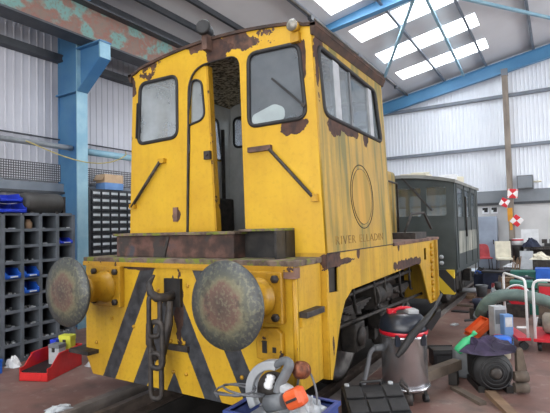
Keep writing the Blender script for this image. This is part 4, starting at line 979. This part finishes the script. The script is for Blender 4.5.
T = thing('floor_plank', 'second bare plank lying under the drum machine', 'plank', (1.92, 1.62, 0))
b = MB(); b.bar((-.1,.1,.014),(.2,-.2,.014),.07,.028); b.build('board', 'wood_dark', T)

# ------------------------------------------------------------------ middle ground heap
T = thing('orange_basket', 'orange plastic tray tipped on its side on the floor', 'tray', (1.78, 3.90, 0), R(35)); T.scale = (.7,.7,.7)
rotx = Matrix.Rotation(R(-38), 4, 'Y')
b = MB(); b.box((-.22,-.16,0),(.22,.16,.015))
for a, c in (((-.22,-.16,0),(-.205,.16,.16)), ((.205,-.16,0),(.22,.16,.16)), ((-.22,-.16,0),(.22,-.145,.16)), ((-.22,.145,0),(.22,.16,.16))): b.box(a, c)
for k in range(len(b.v)): b.v[k] = tuple(rotx @ Vector(b.v[k]) + Vector((0,0,.145)))
b.build('tub', 'orange_plastic', T)
b = MB(); b.bar((-.26,0,.10),(.12,0,.37),.34,.012); b.v = [tuple(Vector(v)+Vector((-.02,0,-.03))) for v in b.v]; b.build('lining', 'orange_plastic', T)
T = thing('grey_carton', 'light grey carton on the heap behind the orange tray', 'carton', (2.00, 3.80, 0), R(36))
b = MB(); b.box((-.085,-.07,0),(.085,.07,.47)); b.build('body', 'light_grey', T, bevel=.006); b = MB(); b.box((-.07,-.075,.25),(.07,-.07,.43)); b.build('panel', 'mid_grey', T)
T = thing('pale_blue_carton', 'pale blue carton beside the light grey carton', 'carton', (2.12, 3.62, 0), R(36))
b = MB(); b.box((-.06,-.05,0),(.06,.05,.40)); b.build('body', 'box_blue', T, bevel=.006); b = MB(); b.box((-.045,-.055,.25),(.045,-.05,.37)); b.build('label_sheet', 'card_label', T)
T = thing('paint_tin', 'tin with blue lid standing on the floor near the trolley', 'tin', (2.12, 3.05, 0))
b = MB(); b.lathe((0,0,0),(0,0,1),[(.085,0),(.085,.16),(.09,.165)],18); b.build('can', 'cream', T)
b = MB(); b.lathe((0,0,.165),(0,0,1),[(.095,0),(.10,.01),(.10,.06),(.09,.075),(0,.075)],18); b.build('lid', 'bright_blue', T)
T = thing('coiled_hose', 'black rubber hose coiled on the floor by the orange tray', 'hose', (2.03, 3.42, 0))
b = MB()
for k in range(4): b.tube([(.13*math.cos(a/12*math.pi)+.01*k, .13*math.sin(a/12*math.pi), .02+.036*k) for a in range(24)], .018, 8, True)
b.build('coil', 'rubber', T)
b = MB(); b.cyl((.02,0,.0),(.02,0,.17),.06); b.build('red_core', 'pink_red', T)
T = thing('motor_unit', 'dark machine part standing left of the grey carton', 'machine part', (1.66, 4.60, 0))
b = MB(); b.lathe((0,0,0),(0,0,1),[(.11,0),(.11,.05),(.07,.07),(.07,.34),(.09,.36),(.09,.42),(0,.44)],16); b.build('body', 'navy', T); b = MB(); b.cb((-.08,0,.2),(.1,.06,.16)); b.build('terminal_box', 'dark_iron', T)
# large ducting hose
T = thing('ducting_hose', 'large grey green ribbed ducting hose arching over the heap', 'hose', (0, 0, 0))
P = [(1.74,4.16,.27),(1.79,4.08,.37),(1.84,4.06,.45),(1.92,4.06,.52),(2.01,4.06,.565),(2.10,4.07,.58),(2.20,4.08,.585),(2.34,4.12,.565),(2.49,4.16,.53),(2.66,4.2,.47)]
pts = []; rr = []
for i in range(len(P)-1):
    for k in range(8):
        u = k/8; pts.append(Vector(P[i])*(1-u)+Vector(P[i+1])*u); rr.append(.078 + (.007 if k % 2 else 0))
b = MB(); b.tube(pts, rr, 14); b.build('ribbed_tube', 'hose_green', T)
b = MB(); b.cyl(P[0], (1.72,4.2,.22), .09); b.build('cuff', 'mid_grey', T)
T = thing('hose_support', 'stack of dark crates holding up the ducting hose', 'crate', (1.90, 4.12, 0), R(10))
b = MB(); b.box((-.08,-.10,0),(.08,.10,.22)); b.build('lower_crate', 'oily_black', T, bevel=.006); b = MB(); b.box((-.07,-.09,.22),(.07,.09,.40)); b.build('upper_crate', 'navy', T, bevel=.006)
# trolleys with white hoops
def trolley(loc, label, w, l):
    T_ = thing('hooped_trolley', label, 'trolley', loc, 0, 'white hooped trolleys')
    b_ = MB(); b_.box((-.02,-.03,.12),(w,l,.155)); b_.build('deck', 'red_gloss', T_, bevel=.004)
    for y in (0,):
        b_ = MB(); H = .86
        b_.tube([(0,y,.12),(0,y,H-.08),(.015,y,H-.03),(.05,y,H-.005),(.09,y,H),(w-.09,y,H),(w-.05,y,H-.005),(w-.015,y,H-.03),(w,y,H-.08),(w,y,.12)], .016, 10); b_.build('hoop', 'white_paint', T_)
    for x in (0, w):
        b_ = MB(); b_.bar((x,0,.28),(x,l,.28),.02,.02); b_.build('side_rail', 'white_paint', T_)
    for x in (.04, w-.04):
        for y in ((.05, l-.08) if l > .2 else (.04,)):
            b_ = MB(); b_.cyl((x-.02,y,.05),(x+.02,y,.05),.05); b_.box((x-.025,y-.01,.05),(x+.025,y+.01,.12)); b_.build('castor', 'rubber', T_)
    return T_
ta = trolley((2.36, 3.5, 0), 'white hooped trolley with red deck standing left of the other', 0.85, .12); ta.rotation_euler = (0, 0, R(112))
trolley((2.44, 3.5, 0), 'white hooped trolley cut by the right edge of the picture', .5, .7)
T = thing('stone_cylinder', 'stone coloured cylinder lying on the right trolley deck', 'cylinder', (2.53, 3.85, .157+.13))
b = MB(); b.lathe((-.02,0,0),(1,0,0),[(0,-.01),(.09,.0),(.13,.03),(.13,.36),(.10,.40),(0,.41)],20); b.build('body', 'tank_stone', T)
b = MB(); b.lathe((-.03,0,0),(-1,0,0),[(.05,0),(.05,.04),(0,.04)],12); b.build('neck', 'dark_iron', T)
T = thing('teal_case', 'teal green case standing behind the white trolleys', 'case', (2.25, 6.1, 0))
b = MB(); b.box((-.28,-.15,0),(.28,.15,.55)); b.build('body', 'teal_plastic', T, bevel=.01); b = MB(); b.box((-.29,-.155,.42),(.29,-.15,.45)); b.tube([(-.08,0,.55),(-.08,0,.6),(.08,0,.6),(.08,0,.55)], .012); b.build('handle', 'black_plastic', T)
T = thing('red_case', 'dark red open crate seen through the right hand trolley', 'crate', (2.62, 5.3, 0))
b = MB(); b.box((-.2,-.15,0),(.25,.15,.60)); b.build('body', 'wood_dark', T, bevel=.01); b = MB(); b.box((-.18,-.155,.45),(.22,-.15,.58)); b.build('red_panel', 'red_gloss', T); b = MB(); b.box((-.10,-.157,.28),(.06,-.15,.36)); b.build('plate', 'light_grey', T)
T = thing('red_drum_reel', 'red reel with a white hoop behind the ducting hose', 'reel', (2.10, 5.75, 0))
b = MB(); b.cyl((0,-.04,.33),(0,.04,.33),.16,24); b.build('disc', 'red_gloss', T); b = MB(); b.tube([(.19*math.cos(a/16*math.pi*1.0), -.05, .33+.19*math.sin(a/16*math.pi)) for a in range(17)], .014); b.build('hoop', 'white_paint', T); b = MB(); b.box((-.16,-.1,0),(.16,.1,.2)); b.build('foot', 'dark_iron', T)
T = thing('silver_fittings', 'pale metal pump lying left of the red reel', 'pump', (1.72, 6.6, 0))
b = MB(); b.box((-.2,-.15,0),(.2,.15,.16)); b.build('base', 'oily_black', T, bevel=.01); b = MB(); b.lathe((-.12,0,.25),(1,.2,.1),[(.05,0),(.09,.02),(.09,.15),(.05,.2),(.05,.28),(0,.28)],14); b.build('barrel', 'light_grey', T); b = MB(); b.cyl((.0,0,.28),(.0,-.02,.45),.06); b.build('dark_cap', 'rubber', T)
# far heap
T = thing('grey_bucket', 'grey blue bucket on the floor beside the railcar', 'bucket', (1.28, 7.7, 0))
b = MB(); b.lathe((0,0,0),(0,0,1),[(.09,0),(.12,.22),(.13,.225),(.13,.245),(.115,.245),(.09,.06),(0,.06)],18); b.build('pail', 'mid_grey', T); b = MB(); b.tube([(.12*math.cos(a/10*math.pi), .0, .23+.03*math.sin(a/10*math.pi)) for a in range(11)], .006); b.build('bail', 'light_grey', T)
T = thing('dark_tub', 'dark blue tub on the floor beyond the grey bucket', 'tub', (1.36, 9.1, 0))
b = MB(); b.box((-.22,-.16,0),(.22,.16,.40)); b.build('body', 'navy', T, bevel=.01); b = MB(); b.box((-.24,-.18,.38),(.24,.18,.42)); b.build('rim', 'black_plastic', T)
T = thing('blue_jerrycan', 'blue jerrycan left of the dark blue tub', 'jerrycan', (1.03, 9.15, 0))
b = MB(); b.box((-.11,-.08,0),(.11,.08,.34)); b.build('body', 'navy', T, bevel=.03); b = MB(); b.cyl((.05,0,.34),(.05,0,.39),.03); b.tube([(-.08,0,.33),(-.07,0,.40),(.0,0,.40),(.01,0,.34)], .014); b.build('cap_handle', 'bright_blue', T)
rag('black_tarpaulin', 'black tarpaulin sheet heaped before the two chairs', 'oily_black', (.85, 11.2, 0), .36, .28, 31)
T = thing('timber_blocks', 'brown wooden crate on the floor behind the pump', 'crate', (1.75, 8.4, 0))
for k in range(3):
    b = MB(); b.box((-.2,-.12,.01+.12*k),(.2,.12,.11+.12*k)); b.build('board', 'wood', T)
for k, (x, y) in enumerate(((-.17,-.1),(.17,-.1))):
    b = MB(); b.box((x-.02,y-.04,0),(x+.02,y-.02,.4)); b.build('batten', 'wood_dark', T)
T = thing('teal_bin_far', 'flat teal crate below the grey board', 'crate', (2.0, 9.5, 0))
b = MB(); b.box((-.28,-.2,0),(.28,.2,.38)); b.build('body', 'teal_plastic', T, bevel=.01); b = MB(); b.box((-.3,-.22,.36),(.3,.22,.40)); b.build('rim', 'teal_plastic', T)
T = thing('bright_blue_crate', 'bright blue crate at the right edge on the heap', 'crate', (2.48, 9.2, 0))
b = MB(); b.box((-.24,-.2,.24),(.4,.2,.48)); b.build('body', 'bright_blue', T, bevel=.01); b = MB(); b.box((-.25,-.21,.46),(.41,.21,.50)); b.build('rim', 'bright_blue', T); b = MB(); b.box((-.22,-.18,0),(.38,.18,.24)); b.build('pallet_box', 'black_plastic', T)
T = thing('grey_board', 'pale grey board leaning upright among the far clutter', 'board', (1.95, 11.2, 0))
b = MB(); b.box((-.16,-.02,.26),(.16,.02,.78), Matrix.Rotation(R(-22), 3, 'X')); b.build('sheet', 'light_grey', T); b = MB(); b.box((-.22,-.12,0),(.22,.12,.26)); b.build('foot_block', 'oily_black', T)
rag('cream_sack', 'cream cloth rag bundle on the far heap right of the board', 'cream', (2.30, 10.2, .62), .18, .18, 41)
T = thing('low_crate_stack', 'dark low crates carrying the cream bundle', 'crate', (2.42, 10.25, 0))
b = MB(); b.box((-.3,-.2,0),(.4,.2,.30)); b.build('lower_crate', 'oily_black', T); b = MB(); b.box((-.28,-.19,.3),(.38,.19,.62)); b.build('upper_crate', 'dark_iron', T, bevel=.01)
# chairs and locker at the far wall
T = thing('steel_locker', 'pale blue grey steel locker against the far wall', 'locker', (.68, YF-.36, 0))
b = MB(); b.box((-.31,-.22,.06),(.31,.25,1.76)); b.build('body', 'locker', T, bevel=.006); b = MB(); b.box((-.29,-.235,.10),(.29,-.22,1.73)); d_ = b.build('door', 'locker', T, bevel=.004); b = MB(); b.box((.20,-.25,.85),(.23,-.235,1.0)); b.build('handle', 'dark_iron', d_); b = MB(); b.box((-.29,-.2,0),(.29,.2,.06)); b.build('plinth', 'girt_dark', T)
def chair(name, label, loc, rz, m, square):
    T_ = thing(name, label, 'chair', loc, rz, None)
    if square:
        b_ = MB(); b_.box((-.22,-.22,.42),(.22,.2,.49)); b_.build('seat', m, T_, bevel=.02)
        b_ = MB(); b_.box((-.22,.17,.46),(.22,.22,.98), Matrix.Rotation(R(-6), 3, 'X')); b_.build('backrest', m, T_, bevel=.02)
    else:
        b_ = MB(); b_.prism(rpoly([(-.24,-.24),(.24,-.24),(.24,.2),(-.24,.2)], .1), 'z', .43, .47); b_.build('seat', m, T_, bevel=.01)
        b_ = MB(); b_.prism(rpoly([(-.24,.46),(.24,.46),(.20,.88),(-.20,.88)], [.02,.02,.14,.14]), 'y', .18, .22); b_.build('backrest', m, T_, bevel=.01)
    for (x, y) in ((-.19,-.19),(.19,-.19),(-.19,.18),(.19,.18)):
        b_ = MB(); b_.tube([(x,y,.43),(x*1.1,y*1.1,0)], .013, 8); b_.build('leg', 'dark_iron', T_)
    return T_
chair('moulded_chair', 'red moulded chair in front of the steel locker', (.66, 12.9, 0), R(20), 'pink_red', False)
chair('padded_chair', 'cream padded chair right of the red chair', (1.27, 12.6, 0), R(12), 'cream', True)
# bench by far wall
T = thing('workbench', 'dark workbench along the far wall at the right edge', 'bench', (2.9, 13.2, 0))
b = MB(); b.box((-1.1,-.35,.74),(2.2,.5,.80)); b.build('top', 'dark_iron', T)
for x in (-1.0, .5, 2.1):
    for y in (-.3, .42):
        b = MB(); b.box((x-.04,y-.04,0),(x+.04,y+.04,.74)); b.build('leg', 'girt_dark', T)
b = MB(); b.box((-1.05,.3,.1),(2.1,.34,.7)); b.build('back_board', 'dark_iron', T); b = MB(); b.box((-1.05,-.3,.2),(2.1,.3,.23)); b.build('shelf', 'dark_iron', T)
rag('navy_coat', 'navy cloth rag heap on the left end of the workbench', 'navy', (1.98, 12.95, .80), .17, .26, 51)
T = thing('white_board_panel', 'white sheet panel propped on the bench behind the navy cloth', 'panel', (1.92, 13.55, .80))
b = MB(); b.box((-.22,-.01,0),(.26,.01,.52)); b.build('sheet', 'white_paint', T); b = MB(); b.box((-.24,-.015,0),(.28,.012,.02)); b.build('bottom_strip', 'light_grey', T)
T = thing('bench_vice', 'black vice with levers on the workbench', 'vice', (2.45, 13.1, .80))
b = MB(); b.box((-.12,-.1,0),(.12,.1,.10)); b.build('base', 'black_plastic', T, bevel=.01); b = MB(); b.box((-.18,-.08,.10),(-.04,.08,.22)); b.box((.02,-.08,.10),(.12,.08,.22)); b.build('jaws', 'dark_iron', T); b = MB(); b.cyl((.12,0,.14),(.34,0,.14),.02); b.cyl((.32,-.1,.14),(.32,.1,.14),.01); b.build('screw', 'black_plastic', T)
T = thing('fire_bucket_can', 'white bucket with red rim beside the post', 'bucket', (1.62, 13.1, 0))
b = MB(); b.lathe((0,0,0),(0,0,1),[(.14,0),(.16,.75),(.16,.85)],16); b.build('body', 'oily_black', T); b = MB(); b.lathe((0,0,.85),(0,0,1),[(.165,0),(.165,.18),(.10,.2),(0,.2)],16); b.build('top', 'white_paint', T); b = MB(); b.lathe((0,0,.98),(0,0,1),[(.168,0),(.168,.05)],16); b.build('red_band', 'red_gloss', T)
rag('white_paper_heap', 'white crumpled sheet on the floor right of the cream chair', 'white_paint', (1.58, 11.9, .272), .18, .13, 61)
T = thing('mixed_carton', 'dark carton carrying the white crumpled sheet', 'carton', (1.60, 11.9, 0))
b = MB(); b.box((-.26,-.2,0),(.26,.2,.27)); b.build('body', 'dark_iron', T, bevel=.01); b = MB(); b.box((-.26,-.21,.18),(.26,-.2,.25)); b.build('tape', 'mid_grey', T)
# scraps on the floor
b = MB(); b.prism(rpoly([(-.16,-.05),(.14,-.08),(.18,.05),(-.1,.08)], .05), 'z', 0, .02); tag(b.build('rubber_mat', 'rubber', None, (1.18, 5.75, .001)), 'black rubber scrap flat on the floor beside the railcar', 'mat')
b = MB(); b.prism(rpoly([(-.12,-.08),(.14,-.06),(.1,.09),(-.1,.08)], .04), 'z', 0, .015); tag(b.build('dark_offcut', 'oily_black', None, (1.28, 6.9, .001)), 'dark flat offcut on the floor before the bucket', 'offcut')
b = MB(); b.cyl((-.25,0,.05),(.25,.1,.05),.05); b.cyl((.25,.1,.05),(.30,.12,.05),.065); tag(b.build('pipe_offcut', 'light_grey', None, (.98, 8.2, .001)), 'short pale pipe lying beside the railcar wheels', 'pipe')

for k, (x, y, w, d, h, m, lab) in enumerate(((1.18,6.35,.16,.05,.03,'wood_dark','short dark batten on the floor near the railcar steps'), (1.42,6.2,.10,.08,.04,'dark_iron','small dark casting on the floor before the grey bucket'),
        (1.52,5.1,.22,.04,.02,'rubber','thin black strip on the floor left of the hose end'), (1.30,4.6,.08,.05,.015,'light_grey','small pale scrap on the bare floor beside the loco end'), (1.10,7.5,.24,.09,.06,'wood','pale wooden block on the floor beside the railcar'))):
    b = MB(); b.prism(rpoly([(-w,-d),(w*.9,-d*.8),(w,d),(-w*.8,d*.9)], .02), 'z', 0, h); b.cb((w*.2,0,h+.004),(w*.7,d*.8,.01), Matrix.Rotation(.2+k*.3, 3, 'Z'))
    tag(b.build('floor_scrap', m, None, (x, y, .001), rz=.4*k), lab, 'scrap', 'scraps on the floor')

# more of the clutter heaped between the railcar and the trolleys
T = thing('white_jug', 'white plastic jug on the floor left of the ducting hose', 'jug', (1.60, 7.3, 0))
b = MB(); b.lathe((0,0,0),(0,0,1),[(.09,0),(.10,.02),(.10,.17),(.05,.24),(.035,.25),(.035,.28),(0,.28)],14); b.build('body', 'white_paint', T); b = MB(); b.tube([(.08,0,.20),(.14,0,.18),(.13,0,.08),(.10,0,.06)], .013); b.build('handle', 'white_paint', T)
T = thing('black_battery', 'black vehicle battery on the floor behind the white jug', 'battery', (1.92, 7.5, 0), R(25))
b = MB(); b.box((-.13,-.09,0),(.13,.09,.19)); b.build('case', 'black_plastic', T, bevel=.008)
for x in (-.09,.09):
    b = MB(); b.cyl((x,.05,.19),(x,.05,.215),.014); b.build('terminal', 'light_grey', T)
T = thing('stick_bundle', 'bundle of pale wooden sticks leaning beyond the brown crate', 'sticks', (1.72, 10.4, 0))
for k in range(6):
    b = MB(); b.bar((-.10+.04*k, -.05, .02),(-.02+.03*k+.05*math.sin(k*2.1), .15, .62+.06*math.cos(k*1.7)), .022, .022); b.build('stick', 'wood', T)
T = thing('red_toolbox', 'small red toolbox on the floor before the blue jerrycan', 'toolbox', (1.55, 8.6, 0), R(20))
b = MB(); b.box((-.17,-.09,0),(.17,.09,.13)); b.build('body', 'pink_red', T, bevel=.006); b = MB(); b.prism([(-.09,.13),(.09,.13),(.05,.19),(-.05,.19)], 'x', -.17, .17); b.build('lid', 'pink_red', T); b = MB(); b.tube([(-.07,0,.19),(-.07,0,.23),(.07,0,.23),(.07,0,.19)], .009); b.build('handle', 'black_plastic', T)
T = thing('brass_valve', 'brass coloured valve body lying before the pump', 'valve', (1.62, 6.1, 0), R(40))
b = MB(); b.lathe((-.1,0,.06),(1,0,0),[(.055,0),(.055,.025),(.035,.03),(.035,.07),(.055,.10),(.035,.13),(.035,.17),(.055,.175),(.055,.2)],14); b.build('body', 'yellow_orange', T); b = MB(); b.cyl((0,0,.08),(0,0,.17),.015); b.build('stem', 'light_grey', T); b = MB(); b.tube([(.06*math.cos(a/8*math.pi),.06*math.sin(a/8*math.pi),.17) for a in range(16)], .009, 6, True); b.build('hand_wheel', 'red_gloss', T)
T = thing('blue_drum', 'short blue drum standing behind the teal case', 'drum', (2.05, 7.9, 0))
b = MB(); b.lathe((0,0,0),(0,0,1),[(.16,0),(.165,.02),(.16,.04),(.16,.2),(.165,.22),(.16,.24),(.16,.4),(.165,.42),(.15,.43),(0,.43)],20); b.build('shell', 'navy', T); b = MB(); b.cyl((.07,.05,.43),(.07,.05,.45),.025); b.build('bung', 'light_grey', T)
